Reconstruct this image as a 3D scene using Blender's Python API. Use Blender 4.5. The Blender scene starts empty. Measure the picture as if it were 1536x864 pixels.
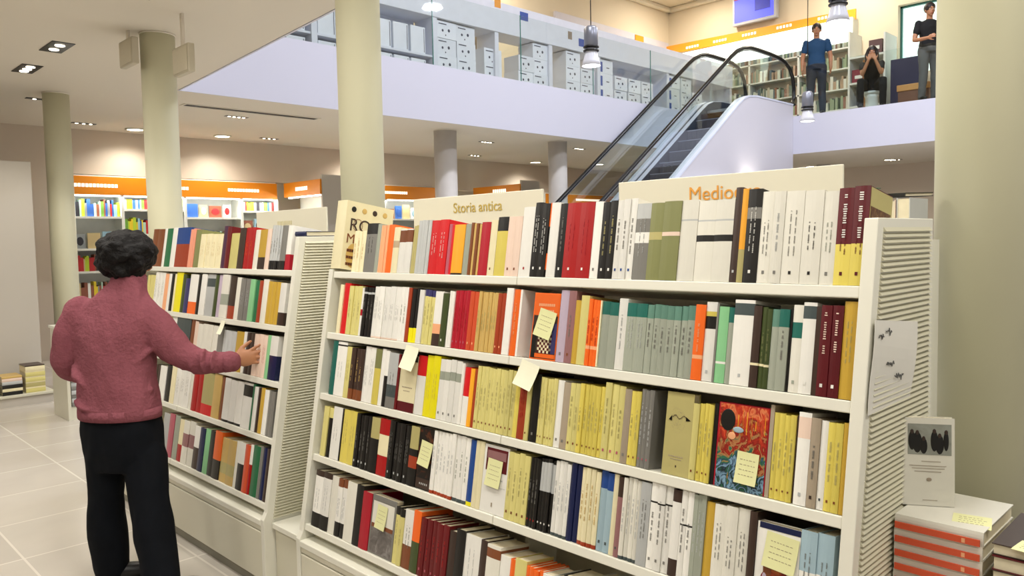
import bpy, bmesh, math, random
from math import sin, cos, pi, sqrt, radians, atan2
from mathutils import Vector, Matrix, noise
random.seed(7)
scene = bpy.context.scene
COL = scene.collection
V = Vector

# ---------------------------------------------------------------- camera frame (world: Z up, metres, X and Y follow the building)
F_PX, PITCH, ROLL, YAW, EYE = 1167.1, -.0608, -.01858, .77788, 1.52
_fw = V((sin(YAW)*cos(PITCH), cos(YAW)*cos(PITCH), sin(PITCH)))
_rt = V((cos(YAW), -sin(YAW), 0)); _up = _rt.cross(_fw)
RT = _rt*cos(ROLL)+_up*sin(ROLL); UP = -_rt*sin(ROLL)+_up*cos(ROLL); FW = _fw
EYEP = V((0, 0, EYE))
def at(px, py, depth):      # point seen at a pixel at a given forward distance
    return EYEP+(RT*(px-768)+UP*(432-py)+FW*F_PX)*(depth/F_PX)
cam = bpy.data.cameras.new('camera'); co = bpy.data.objects.new('camera', cam); COL.objects.link(co)
cam.sensor_width = 36; cam.lens = F_PX/1536*36; cam.clip_start = .05; cam.clip_end = 200
m = Matrix((RT, UP, -FW)).transposed().to_4x4(); m.translation = EYEP; co.matrix_world = m
scene.camera = co

# ---------------------------------------------------------------- materials
def lin(c):
    c = c/255
    return c/12.92 if c <= .04045 else ((c+.055)/1.055)**2.4
def hexc(h):
    h = h.lstrip('#'); return tuple(lin(int(h[i:i+2], 16)) for i in (0, 2, 4))+(1,)
MATS = {}
def mat(name, h, rough=.5, var=.06, scale=8, bump=0, metal=0, emit=0, spec=.5, rnd=.08, coat=0):
    if name in MATS: return MATS[name]
    M = bpy.data.materials.new(name); M.use_nodes = True; MATS[name] = M
    nt = M.node_tree; b = nt.nodes['Principled BSDF']
    b.inputs['Roughness'].default_value = rough; b.inputs['Metallic'].default_value = metal
    b.inputs['Specular IOR Level'].default_value = spec
    if coat: b.inputs['Coat Weight'].default_value = coat; b.inputs['Coat Roughness'].default_value = .12
    c = hexc(h)
    tc = nt.nodes.new('ShaderNodeTexCoord'); nz = nt.nodes.new('ShaderNodeTexNoise'); nz.inputs['Scale'].default_value = scale
    nz.inputs['Detail'].default_value = 3
    nt.links.new(tc.outputs['Object'], nz.inputs['Vector'])
    mr = nt.nodes.new('ShaderNodeMapRange'); mr.inputs[3].default_value = 1-var; mr.inputs[4].default_value = 1+var
    nt.links.new(nz.outputs[0], mr.inputs[0])
    oi = nt.nodes.new('ShaderNodeObjectInfo'); mr2 = nt.nodes.new('ShaderNodeMapRange')
    mr2.inputs[3].default_value = 1-rnd; mr2.inputs[4].default_value = 1+rnd
    nt.links.new(oi.outputs['Random'], mr2.inputs[0])
    mu = nt.nodes.new('ShaderNodeMath'); mu.operation = 'MULTIPLY'
    nt.links.new(mr.outputs[0], mu.inputs[0]); nt.links.new(mr2.outputs[0], mu.inputs[1])
    vm = nt.nodes.new('ShaderNodeVectorMath'); vm.operation = 'SCALE'; vm.inputs[0].default_value = c[:3]
    nt.links.new(mu.outputs[0], vm.inputs['Scale']); nt.links.new(vm.outputs[0], b.inputs['Base Color'])
    if emit:
        b.inputs['Emission Color'].default_value = c; b.inputs['Emission Strength'].default_value = emit
    if bump:
        bp = nt.nodes.new('ShaderNodeBump'); bp.inputs['Strength'].default_value = bump; bp.inputs['Distance'].default_value = .01
        nt.links.new(nz.outputs[0], bp.inputs['Height']); nt.links.new(bp.outputs[0], b.inputs['Normal'])
    return M
PAL = dict(cream='E6DCB4', grey='77756F', sage='9A9F90', peach='E9A77A', orange='E8661C', white='E4E2DA', khaki='B0A66C', silver='B6B8B6',
 scarlet='CC1218', pink='B25A68', amber='EFA728', brown='7A4424', tan='C6A660', crimson='A81226', yellow='D3C25A', blush='DFC6B4', black='14120F',
 red='A30F10', olive='7E8050', ivory='DCD9CC', umber='3A2A22', maroon='560812', straw='D0C67C', rust='9C3A1C', lemon='E6DA10', indigo='363462',
 moss='3E4A24', coral='D0502C', lilac='B9A9BA', mauve='8E6464', mustard='C09C38', teal='1E6458', seagreen='5C8474', mint='84C08A', slate='444E4E',
 taupe='A0927E', wine='640A10', blue='1E4488', navy='101A44', paleblue='9AB2BC', salmon='E09478', plum='472640', green='236A42', beige='BBA585')
PALW = dict(paleblue='pale blue', seagreen='sea green', straw='straw yellow', lemon='lemon yellow')
def pm(n): return mat('paper_'+n, PAL[n], rough=.38, var=.05, scale=25, rnd=.10)

def node_mat(name):
    M = bpy.data.materials.new(name); M.use_nodes = True; MATS[name] = M
    nt = M.node_tree; return M, nt, nt.nodes['Principled BSDF'], nt.nodes.new('ShaderNodeTexCoord')
WHITE = mat('painted_steel_white', 'D2CEBA', rough=.32, var=.02, scale=3, rnd=.01)
WHITE2 = mat('painted_white_edge', 'E2E0D2', rough=.28, var=.02, scale=3, rnd=.01)
WALLM = mat('warm_wall_paint', 'CEC0AE', rough=.8, var=.03, scale=1.5, rnd=0, bump=.05)
CEILM = mat('ceiling_paint', 'DDD5C6', rough=.85, var=.02, scale=1, rnd=0)
PART = mat('partition_grey_paint', 'BDB6AA', rough=.7, var=.02, scale=2, rnd=0)
PILM = mat('pillar_plaster', 'D8D5B8', rough=.55, var=.03, scale=2, rnd=0, bump=.04)
FASC = mat('fascia_paint', 'CFCFDD', rough=.6, var=.015, scale=1.2, rnd=0)
UPW = mat('upper_wall_paint', 'E0D2B8', rough=.8, var=.02, scale=1, rnd=0)
UPC = mat('upper_ceiling_paint', 'E4DAC4', rough=.8, var=.02, scale=1, rnd=0)
ORANGE = mat('orange_laminate', 'E58A08', rough=.45, var=.03, scale=3, rnd=0)
ORG_UP = mat('orange_laminate_upper', 'F0A028', rough=.45, var=.03, scale=3, rnd=0)
BLACKM = mat('black_plastic', '060606', rough=.4, rnd=.02)
RUBBER = mat('black_rubber', '0C0C0E', rough=.3, rnd=0)
STEEL = mat('brushed_steel', 'B8BCC8', rough=.28, metal=.85, rnd=0)
LAMP = mat('lit_lamp', 'FFF3DC', emit=9, rnd=0, var=0)
LAMPC = mat('lit_lamp_cool', 'F4F6FF', emit=8, rnd=0, var=0)
PAGES = mat('page_block', 'D9CFB2', rough=.8, var=.08, scale=60, rnd=.05)
def tile_floor():
    M, nt, b, tc = node_mat('polished_floor_tiles')
    br = nt.nodes.new('ShaderNodeTexBrick'); br.offset = 0; br.inputs['Scale'].default_value = 1
    br.inputs['Brick Width'].default_value = .605; br.inputs['Row Height'].default_value = .605; br.inputs['Mortar Size'].default_value = .006
    br.inputs['Mortar Smooth'].default_value = .2
    br.inputs['Color1'].default_value = hexc('C4BDB2'); br.inputs['Color2'].default_value = hexc('BCB5AA'); br.inputs['Mortar'].default_value = hexc('D8D2C6')
    mp = nt.nodes.new('ShaderNodeMapping'); mp.inputs['Location'].default_value = (.31, -.14, 0)
    nt.links.new(tc.outputs['Object'], mp.inputs[0]); nt.links.new(mp.outputs[0], br.inputs['Vector'])
    nz = nt.nodes.new('ShaderNodeTexNoise'); nz.inputs['Scale'].default_value = 2.2; nz.inputs['Detail'].default_value = 5
    nt.links.new(tc.outputs['Object'], nz.inputs['Vector'])
    mr = nt.nodes.new('ShaderNodeMapRange'); mr.inputs[3].default_value = .86; mr.inputs[4].default_value = 1.1; nt.links.new(nz.outputs[0], mr.inputs[0])
    vm = nt.nodes.new('ShaderNodeVectorMath'); vm.operation = 'SCALE'; nt.links.new(br.outputs['Color'], vm.inputs[0]); nt.links.new(mr.outputs[0], vm.inputs['Scale'])
    nt.links.new(vm.outputs[0], b.inputs['Base Color']); b.inputs['Roughness'].default_value = .22
    return M
FLOORM = tile_floor()
def glass_mat(name, tint, mix=.88):
    M = bpy.data.materials.new(name); M.use_nodes = True; MATS[name] = M; nt = M.node_tree
    out = nt.nodes['Material Output']; nt.nodes.remove(nt.nodes['Principled BSDF'])
    tr = nt.nodes.new('ShaderNodeBsdfTransparent'); tr.inputs[0].default_value = hexc(tint)
    gl = nt.nodes.new('ShaderNodeBsdfGlossy'); gl.inputs['Roughness'].default_value = .02
    lw = nt.nodes.new('ShaderNodeLayerWeight'); lw.inputs[0].default_value = .12
    fr = nt.nodes.new('ShaderNodeMath'); fr.operation = 'MULTIPLY_ADD'; fr.inputs[1].default_value = .5; fr.inputs[2].default_value = .03; nt.links.new(lw.outputs['Facing'], fr.inputs[0])
    mx = nt.nodes.new('ShaderNodeMixShader'); nt.links.new(fr.outputs[0], mx.inputs[0])
    nt.links.new(tr.outputs[0], mx.inputs[1]); nt.links.new(gl.outputs[0], mx.inputs[2]); nt.links.new(mx.outputs[0], out.inputs[0])
    return M
GLASS = glass_mat('clear_glass', 'F8FCFB')
def art_mat(name, stops, scale, stretch=(1, 1, 1), detail=4, dist=1.5, grad=None):
    M, nt, b, tc = node_mat(name)
    mp = nt.nodes.new('ShaderNodeMapping'); mp.inputs['Scale'].default_value = stretch
    nt.links.new(tc.outputs['Object'], mp.inputs[0])
    nz = nt.nodes.new('ShaderNodeTexNoise'); nz.inputs['Scale'].default_value = scale; nz.inputs['Detail'].default_value = detail; nz.inputs['Distortion'].default_value = dist
    nt.links.new(mp.outputs[0], nz.inputs['Vector'])
    fac = nz.outputs[0]
    if grad:      # picture changes from foot to head
        sx = nt.nodes.new('ShaderNodeSeparateXYZ'); nt.links.new(tc.outputs['Object'], sx.inputs[0])
        mr = nt.nodes.new('ShaderNodeMapRange'); mr.inputs[1].default_value = grad[0]; mr.inputs[2].default_value = grad[1]
        nt.links.new(sx.outputs['Z'], mr.inputs[0])
        a = nt.nodes.new('ShaderNodeMath'); a.operation = 'MULTIPLY_ADD'; a.inputs[1].default_value = .42; nt.links.new(mr.outputs[0], a.inputs[0])
        a2 = nt.nodes.new('ShaderNodeMath'); a2.operation = 'MULTIPLY'; a2.inputs[1].default_value = .75; nt.links.new(fac, a2.inputs[0])
        nt.links.new(a2.outputs[0], a.inputs[2]); fac = a.outputs[0]
    cr = nt.nodes.new('ShaderNodeValToRGB'); cr.color_ramp.interpolation = 'LINEAR'
    els = cr.color_ramp.elements
    while len(els) < len(stops): els.new(.5)
    for e, (p, c) in zip(els, stops): e.position = p; e.color = hexc(c)
    nt.links.new(fac, cr.inputs[0]); nt.links.new(cr.outputs[0], b.inputs['Base Color']); b.inputs['Roughness'].default_value = .35
    return M

# ---------------------------------------------------------------- mesh building
class MB:
    def __init__(s): s.v = []; s.f = []; s.mi = []; s.mats = []; s.sm = []
    def mid(s, m):
        if m not in s.mats: s.mats.append(m)
        return s.mats.index(m)
    def add(s, vs, fs, m, smooth=False):
        o = len(s.v); s.v += [tuple(v) for v in vs]
        k = s.mid(m)
        for f in fs: s.f.append(tuple(i+o for i in f)); s.mi.append(k); s.sm.append(smooth)
        return s
    def box(s, a, b, m, M=None):
        x0, y0, z0 = a; x1, y1, z1 = b
        if x0 > x1: x0, x1 = x1, x0
        if y0 > y1: y0, y1 = y1, y0
        if z0 > z1: z0, z1 = z1, z0
        vs = [V((x, y, z)) for z in (z0, z1) for y in (y0, y1) for x in (x0, x1)]
        if M: vs = [M@v for v in vs]
        return s.add(vs, [(0, 2, 3, 1), (4, 5, 7, 6), (0, 1, 5, 4), (1, 3, 7, 5), (3, 2, 6, 7), (2, 0, 4, 6)], m)
    def prism(s, poly, ax, a, b, m):     # polygon in the two other axes, extruded along ax
        def mk(p, t):
            q = list(p); q.insert(ax, t); return V(q)
        n = len(poly); vs = [mk(p, a) for p in poly]+[mk(p, b) for p in poly]
        fs = [tuple(range(n))[::-1], tuple(range(n, 2*n))]+[(i, (i+1) % n, n+(i+1) % n, n+i) for i in range(n)]
        return s.add(vs, fs, m)
    def rings(s, rs, m, smooth=True, cap=True):
        n = len(rs[0]); vs = [v for r in rs for v in r]; fs = []
        for k in range(len(rs)-1):
            for i in range(n): fs.append((k*n+i, k*n+(i+1) % n, (k+1)*n+(i+1) % n, (k+1)*n+i))
        if cap: fs.append(tuple(range(n))[::-1]); fs.append(tuple(range((len(rs)-1)*n, len(rs)*n)))
        return s.add(vs, fs, m, smooth)
    def tube(s, pts, rad, m, n=12, smooth=True, flat=1, ref=None):
        pts = [V(p) for p in pts]
        if not hasattr(rad, '__len__'): rad = [rad]*len(pts)
        rs = []; r0 = ref
        for i, p in enumerate(pts):
            t = (pts[min(i+1, len(pts)-1)]-pts[max(i-1, 0)]).normalized()
            u = V(r0) if r0 else (V((0, 0, 1)) if abs(t.z) < .9 else V((1, 0, 0)))
            a = (u-t*u.dot(t)).normalized(); b = t.cross(a); r0 = a
            rs.append([p+a*rad[i]*cos(2*pi*k/n)+b*rad[i]*flat*sin(2*pi*k/n) for k in range(n)])
        return s.rings(rs, m, smooth)
    def cyl(s, c, r, z0, z1, m, n=32):
        return s.rings([[V((c[0]+r*cos(2*pi*k/n), c[1]+r*sin(2*pi*k/n), z)) for k in range(n)] for z in (z0, z1)], m)
    def lathe(s, c, prof, m, n=24, M=None, cap=True):
        rs = [[V((c[0]+r*cos(2*pi*k/n), c[1]+r*sin(2*pi*k/n), c[2]+z)) for k in range(n)] for r, z in prof]
        if M: rs = [[M@v for v in r] for r in rs]
        return s.rings(rs, m, cap=cap)
    def ell(s, c, r, m, ax=None, n=20, k=12):
        c = V(c); ax = ax or (V((1, 0, 0)), V((0, 1, 0)), V((0, 0, 1)))
        rs = []
        for j in range(k+1):
            t = -pi/2+pi*j/k; q = max(cos(t), .02)
            rs.append([c+ax[0]*(r[0]*q*cos(2*pi*i/n))+ax[1]*(r[1]*q*sin(2*pi*i/n))+ax[2]*(r[2]*sin(t)) for i in range(n)])
        return s.rings(rs, m)
    def mesh(s, name):
        me = bpy.data.meshes.new(name); me.from_pydata(s.v, [], s.f)
        for M in s.mats: me.materials.append(M)
        me.polygons.foreach_set('material_index', s.mi); me.polygons.foreach_set('use_smooth', s.sm)
        me.update(); return me
    def obj(s, name, parent=None, M=None):
        o = bpy.data.objects.new(name, s.mesh(name)); COL.objects.link(o)
        if parent: o.parent = parent
        if M: o.matrix_basis = M
        return o
def fix_normals(o):
    bm = bmesh.new(); bm.from_mesh(o.data); bmesh.ops.recalc_face_normals(bm, faces=bm.faces); bm.to_mesh(o.data); bm.free()
def bevel(o, w=.003, seg=2):
    md = o.modifiers.new('bevel', 'BEVEL'); md.width = w; md.segments = seg; md.limit_method = 'ANGLE'; md.angle_limit = .7
    return o
def tag(o, label=None, cat=None, group=None, kind=None):
    if label: o['label'] = label
    if cat: o['category'] = cat
    if group: o['group'] = group
    if kind: o['kind'] = kind
    return o
def empty(name, loc, label=None, cat=None, group=None, rz=0):
    o = bpy.data.objects.new(name, None); o.empty_display_size = .1; COL.objects.link(o)
    o.location = loc; o.rotation_euler = (0, 0, rz); return tag(o, label, cat, group)
def struct(o): o['kind'] = 'structure'; return o
class Rel:      # builds parts in world coordinates under an empty that stands at loc
    def __init__(s, root): s.root = root; s.inv = Matrix.Translation(-root.location)
    def __call__(s, mb, name, parent=None, label=None, bev=0):
        o = mb.obj(name); o.data.transform(s.inv)
        o.parent = parent or s.root
        fix_normals(o)
        if bev: bevel(o, bev)
        if label: o['label'] = label
        return o
def text_mesh(txt, size, m, ext=.0008, align='CENTER'):
    c = bpy.data.curves.new('t', 'FONT'); c.body = txt; c.size = size; c.extrude = ext; c.align_x = align; c.align_y = 'CENTER'
    o = bpy.data.objects.new('t', c); COL.objects.link(o)
    dg = bpy.context.evaluated_depsgraph_get(); me = bpy.data.meshes.new_from_object(o.evaluated_get(dg))
    bpy.data.objects.remove(o); bpy.data.curves.remove(c)
    me.materials.clear(); me.materials.append(m); return me
def fused(mb, name, m, voxel, parent=None, smooth=6, noise_amp=0, noise_scale=6, M=None, fold=None):
    o = mb.obj('tmp'); fix_normals(o)
    md = o.modifiers.new('r', 'REMESH'); md.mode = 'VOXEL'; md.voxel_size = voxel; md.use_smooth_shade = True
    s = o.modifiers.new('s', 'SMOOTH'); s.factor = .5; s.iterations = smooth
    dg = bpy.context.evaluated_depsgraph_get(); me = bpy.data.meshes.new_from_object(o.evaluated_get(dg))
    bpy.data.objects.remove(o); me.name = name
    if noise_amp:
        ns = [v.normal.copy() for v in me.vertices]
        for v, nn in zip(me.vertices, ns):
            p = v.co*noise_scale
            if fold: p = V((p.x*fold[0], p.y*fold[1], p.z*fold[2]))
            v.co += nn*(noise.noise(p)*noise_amp+noise.noise(p*2.3)*noise_amp*.45)
    for p in me.polygons: p.use_smooth = True
    me.materials.clear(); me.materials.append(m)
    r = bpy.data.objects.new(name, me); COL.objects.link(r)
    if parent: r.parent = parent; me.transform(Matrix.Translation(-parent.location))
    return r
# ================================================================ THE BUILDING
ZC, ZF = 3.18, 3.94           # lower ceiling, upper floor level
YF, XR = 8.41, 15.39          # faces of the two mezzanine fascias
mb = MB(); mb.box((-7, -5, -.1), (21, 13, 0), FLOORM); o = struct(mb.obj('floor'))
# lower ceiling and mezzanine slab around the atrium: a plan outline with the void left out
def slab(name, poly, z0, z1, m, mtop=None):
    mb = MB(); mb.prism(poly, 2, z0, z1, m); o = mb.obj(name); fix_normals(o); return struct(o)
edge = lambda y: 3.39-.086*(8.55-y)
void_l = [(edge(-5), -5), (edge(YF), YF)]
slab('ceiling', [(-7, -5), void_l[0], void_l[1], (edge(YF), 13), (-7, 13)], ZC, ZF-.02, CEILM)
slab('ceiling_far', [(edge(YF), YF+.02), (21, YF+.02), (21, 13), (edge(YF), 13)], ZC, ZF-.02, CEILM)
slab('ceiling_right', [(XR+.02, -5), (21, -5), (21, YF+.02), (XR+.02, YF+.02)], ZC, ZF-.02, CEILM)
mb = MB(); mb.box((edge(YF), YF, ZC-.005), (XR+.02, YF+.02, ZF), FASC); struct(mb.obj('wall_fascia_far'))
mb = MB(); mb.box((XR, -5, ZC-.005), (XR+.02, YF, ZF), FASC); struct(mb.obj('wall_fascia_right'))
mb = MB(); mb.prism([(edge(-5)+.002, -5), (edge(YF)+.002, YF-.01), (edge(YF)+.02, YF-.01), (edge(-5)+.02, -5)], 2, ZC-.005, ZF, FASC)
o = mb.obj('wall_fascia_near'); fix_normals(o); struct(o)
UPF = mat('upper_floor', 'A89C88', rough=.4, rnd=0)
mb = MB(); mb.box((edge(YF), YF+.02, ZF-.02), (21, 13, ZF), UPF); mb.box((XR+.02, -5, ZF-.02), (21, YF+.02, ZF), UPF)
mb.prism([(-7, -5), (edge(-5), -5), (edge(YF), YF), (edge(YF), 13), (-7, 13)], 2, ZF-.02, ZF, UPF); struct(mb.obj('floor_upper'))
# walls
mb = MB(); mb.box((-7, 12.3, 0), (21, 12.5, ZC), WALLM)
mb.box((-7, 12.0, 2.56), (3.25, 12.3, ZC), WALLM); mb.box((3.25, 12.0, 2.56), (20, 12.3, ZC), WALLM)
mb.box((-7, 12.0, 0), (3.25, 12.3, 2.56), WALLM); struct(mb.obj('wall_back'))
mb = MB(); mb.box((19.8, -5, 0), (20, 12.3, ZC), WALLM); struct(mb.obj('wall_right'))
mb = MB(); mb.box((-7, -5, 0), (-6.9, 12.3, ZC), WALLM); struct(mb.obj('wall_left'))
mb = MB(); mb.box((-7, 9.1, 0), (2.13, 9.2, 2.41), PART); o = mb.obj('wall_partition'); bevel(o, .005); struct(o)
mb = MB(); mb.box((-7, 12.1, ZF), (18.1, 12.3, 7.64), UPW); struct(mb.obj('wall_upper_back'))
mb = MB(); mb.box((18, 6.26, ZF), (18.2, 12.1, 7.64), UPW); mb.box((18, -5, ZF), (18.2, 5.3, 7.64), UPW)
mb.box((18, 5.3, 6.42), (18.2, 6.26, 7.64), UPW); mb.box((18, 5.3, ZF), (18.2, 6.26, 4.9), UPW); struct(mb.obj('wall_upper_right'))
slab('ceiling_upper', [(-7, -5), (21, -5), (21, 13), (-7, 13)], 7.62, 7.8, UPC)
# cove trim where upper walls meet their ceiling
mb = MB(); mb.box((-7, 11.95, 7.5), (18, 12.1, 7.62), UPC); mb.box((17.85, -5, 7.5), (18, 12.1, 7.62), UPC); o = mb.obj('trim_1'); bevel(o, .04, 3); struct(o)
# ceiling vent slot
VENT = mat('vent_dark', '2A261E', rough=.7, rnd=0)
r = empty('ceiling_vent', (4.64, 9.22, ZC), 'long dark slot vent in the ceiling beneath the mezzanine', 'air vent'); R = Rel(r)
mb = MB(); mb.box((3.77, 9.16, ZC-.006), (5.5, 9.28, ZC), VENT); R(mb, 'slot')
mb = MB(); mb.box((3.74, 9.14, ZC-.008), (5.53, 9.16, ZC), CEILM); mb.box((3.74, 9.28, ZC-.008), (5.53, 9.30, ZC), CEILM)
mb.box((3.74, 9.16, ZC-.008), (3.77, 9.28, ZC), CEILM); mb.box((5.5, 9.16, ZC-.008), (5.53, 9.28, ZC), CEILM); R(mb, 'frame')

# ---------------------------------------------------------------- pillars
for (x, y, rr, z1, lb) in [(2.47, 9.4, .127, ZC, 'far left cream round pillar at the end of the aisle'),
        (2.40, 6.34, .128, ZC, 'cream round pillar with speaker boxes beside its top'),
        (2.67, 3.97, .13, 7.62, 'cream round pillar rising past the blue white mezzanine edge'),
        (2.66, .675, .131, 7.62, 'big near cream round pillar at the right edge of the photo'),
        (7.57, 9.05, .17, ZC, 'slim grey pillar under the mezzanine left of the escalator'),
        (9.91, 8.9, .16, ZC, 'slim grey pillar behind the escalator glass'),
        (18.3, 8.0, .16, ZC, 'far grey pillar under the right hand mezzanine')]:
    mb = MB(); mb.cyl((0, 0), rr, 0, z1-.002, PILM if rr < .14 else mat('grey_pillar_plaster', 'C8C2BC', rough=.6, rnd=0), 48)
    o = mb.obj('round_pillar'); o.location = (x, y, 0); tag(o, lb, 'pillar')
    if z1 < 4:
        mb = MB(); mb.lathe((0, 0, z1-.012), [(rr+.001, 0), (rr+.006, .004), (rr+.006, .011)], CEILM, 40); mb.obj('top_collar', o)
    mb = MB(); mb.lathe((0, 0, 0), [(rr+.001, .1), (rr+.012, .09), (rr+.012, .001)], STEEL, 40); mb.obj('base_ring', o)
SPK = mat('speaker_grille', 'C8BFA8', rough=.7, rnd=0, bump=.2, scale=90)
for y, x, z, lb in ((6.36, 2.19, 3.02, 'grey white speaker box hung left of the pillar top'), (5.66, 2.32, 2.86, 'grey white speaker box hung right of the pillar top')):
    r = empty('ceiling_speaker', (x, y, ZC), lb, 'speaker'); R = Rel(r)
    mb = MB(); mb.box((x-.025, y-.14, z-.11), (x+.025, y+.14, z+.09), mat('speaker_case', 'BDB49E', rough=.5, rnd=0)); R(mb, 'case', bev=.008)
    mb = MB(); mb.box((x-.029, y-.125, z-.095), (x-.026, y+.125, z+.075), SPK); R(mb, 'grille')
    mb = MB(); mb.box((x-.01, y-.015, z+.09), (x+.01, y+.015, ZC), CEILM); R(mb, 'bracket')

# ---------------------------------------------------------------- recessed lights of the lower ceiling
LIGHTS = []  # positions of the added panel lamps, all out of view
def spotlight(loc, energy, size=1.9, blend=.8, col=(1, .93, .8), tgt=None, rad=.05):
    L = bpy.data.lights.new('spot', 'SPOT'); L.energy = energy; L.spot_size = size; L.spot_blend = blend; L.color = col; L.shadow_soft_size = rad
    o = bpy.data.objects.new('spot_lamp', L); COL.objects.link(o); o.location = loc
    d = (V(tgt)-V(loc)) if tgt else V((0, 0, -1)); o.rotation_euler = d.to_track_quat('-Z', 'Y').to_euler(); return o
def twin_fixture(x, y, lb, group=None, n=3, energy=60, sx=.085, sy=.2, ang=0, tgt=None):
    r = empty('recessed_spotlight', (x, y, ZC), lb, 'ceiling light', group, ang)
    fr = MB(); fr.box((-sx, -sy, -.006), (sx, sy, -.001), BLACKM); o = fr.obj('housing', r); bevel(o, .002)
    for k in range(n):
        yy = (k-(n-1)/2)*sy*1.7/n
        b = MB(); b.lathe((0, yy, -.012), [(.003, 0), (sx*.40, .001), (sx*.44, .004), (sx*.44, .006)], LAMP, 18); b.obj('bulb', r)
    return r
A = 'black rectangular recessed spotlight in the near ceiling'
FIX = [(1.95, 8.27, 'smaller black recessed spotlight nearest the far left pillar'), (1.93, 7.24, 'larger black recessed spotlight with two lit bulbs near the speakers'),
       (1.95, 5.28, 'black recessed spotlight cut by the top edge of the photo')]
for x, y, lb in FIX: twin_fixture(x, y, lb, n=3 if y > 8 else 2 if y > 6 else 3)
for x, y in ((1.95, 8.27), (1.95, 7.15), (1.95, 5.28)): spotlight((x, y, ZC-.09), 70, col=(1, .95, .86))
for x, y in ((1.0, 4.1), (1.0, 2.6), (1.0, 1.1), (1.0, -.4), (-.8, 4.6), (-.8, 2.4), (-.8, .2), (2.45, 2.3), (2.2, -.6)):
    LIGHTS.append((x, y))
for q in [(2.44, 9.85, 'tiny dark spotlight left of the far left pillar top', 2), (4.62, 9.69, 'row of dark spotlights below the slot vent', 4),
          (3.31, 11.4, 'tiny dark spotlights right of the far left pillar', 3), (5.93, 11.35, 'tiny dark spotlights above the angled orange sign', 3),
          (8.98, 9.66, 'row of lit spotlights right of the slim grey pillar', 4), (10.19, 11.3, 'tiny spotlights further behind the slim grey pillar', 3),
          (11.0, 9.35, 'row of lit spotlights right of the second slim pillar', 4), (18.6, 6.5, 'dark spotlights under the right hand mezzanine', 3)]:
    twin_fixture(q[0], q[1], q[2], n=q[3], sx=.04, sy=.15, ang=pi/2 if q[0] < 18 else 0)
DL = [(4.01, 11.55, 'round lit downlight just left of the speaker pillar'), (5.25, 11.5, 'round lit downlight just right of the speaker pillar'),
      (7.9, 11.6, 'round lit downlight right beside the tall pillar'), (12.1, 11.5, 'round lit downlight left of the escalator handrail'),
      (13.6, 11.0, 'round lit downlight seen through the escalator glass'),
      (18.5, 8.4, 'round lit downlight at the left end below the right fascia'), (18.4, 6.55, 'round lit downlight in the middle below the right fascia')]
for x, y, lb in DL:
    r = empty('round_downlight', (x, y, ZC), lb, 'ceiling light')
    b = MB(); b.lathe((0, 0, -.012), [(.01, 0), (.1, 0), (.105, .004), (.105, .011)], LAMP, 28); b.obj('diffuser', r)
    b = MB(); b.lathe((0, 0, -.014), [(.106, 0), (.13, .002), (.13, .013), (.106, .013)], WHITE, 28, cap=False); b.obj('trim_ring', r)
    spotlight((x, y, ZC-.05), 55, size=2.6, col=(1, .95, .86))

# ---------------------------------------------------------------- upper level: glass balustrades
r = empty('glass_balustrade', (9, YF+.06, ZF), 'clear glass balustrade above the long fascia left of the escalator', 'balustrade'); R = Rel(r)
xs = [edge(YF)+.05, 6.9, 8.62, 10.35, 12.0, 13.4]
for a, b in zip(xs, xs[1:]):
    mb = MB(); mb.box((a+.006, YF+.05, ZF), (b-.006, YF+.062, ZF+1.0), GLASS); R(mb, 'glass_pane')
GEDGE = mat('green_glass_edge', '3E7C74', rough=.2, rnd=0)
for b in xs[1:-1]:
    mb = MB(); mb.box((b-.005, YF+.05, ZF), (b+.005, YF+.062, ZF+1.0), GEDGE); R(mb, 'pane_joint')
r = empty('glass_balustrade', (XR+.06, 4, ZF), 'clear glass balustrade above the right hand fascia', 'balustrade'); R = Rel(r)
ys = [7.2, 5.9, 4.6, 3.3, 2.0]
for a, b in zip(ys, ys[1:]):
    mb = MB(); mb.box((XR+.05, b+.006, ZF), (XR+.062, a-.006, ZF+1.0), GLASS); R(mb, 'glass_pane')

# ---------------------------------------------------------------- escalator
EY0, EY1 = 7.38, 8.38
r = empty('escalator', (11, 7.88, 0), 'escalator climbing to the upper floor with black handrails and glass sides', 'escalator'); R = Rel(r)
sl = .715
def deckz(x): return 2.42+sl*(x-11.086) if x < 13.45 else 4.13
CLAD = mat('escalator_cladding', 'D2D0DA', rough=.5, var=.01, rnd=0)
xf = 11.086-(2.42-.25)/sl
cl = [(xf-.6, 0), (xf-.6, .3), (xf, .3)]+[(x, deckz(x)) for x in (9, 10, 11, 12, 13, 13.3)]+[(13.5, 4.1), (13.8, 4.17), (15.385, 4.17), (15.385, 0)]
mb = MB(); mb.prism([(a, b) for a, b in cl], 1, EY0-.02, EY0+.02, CLAD); R(mb, 'side_cladding')
cl2 = [(a, b) for a, b in cl[:-2]]+[(15.385, 4.17), (15.385, 3.3), (13.6, 3.2)]+[(x, deckz(x)-.85) for x in (13, 12, 11, 10, 9.3)]+[(xf, 0)]
mb = MB(); mb.prism(cl2, 1, EY1-.02, EY1, CLAD); R(mb, 'far_side_cladding')
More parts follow.
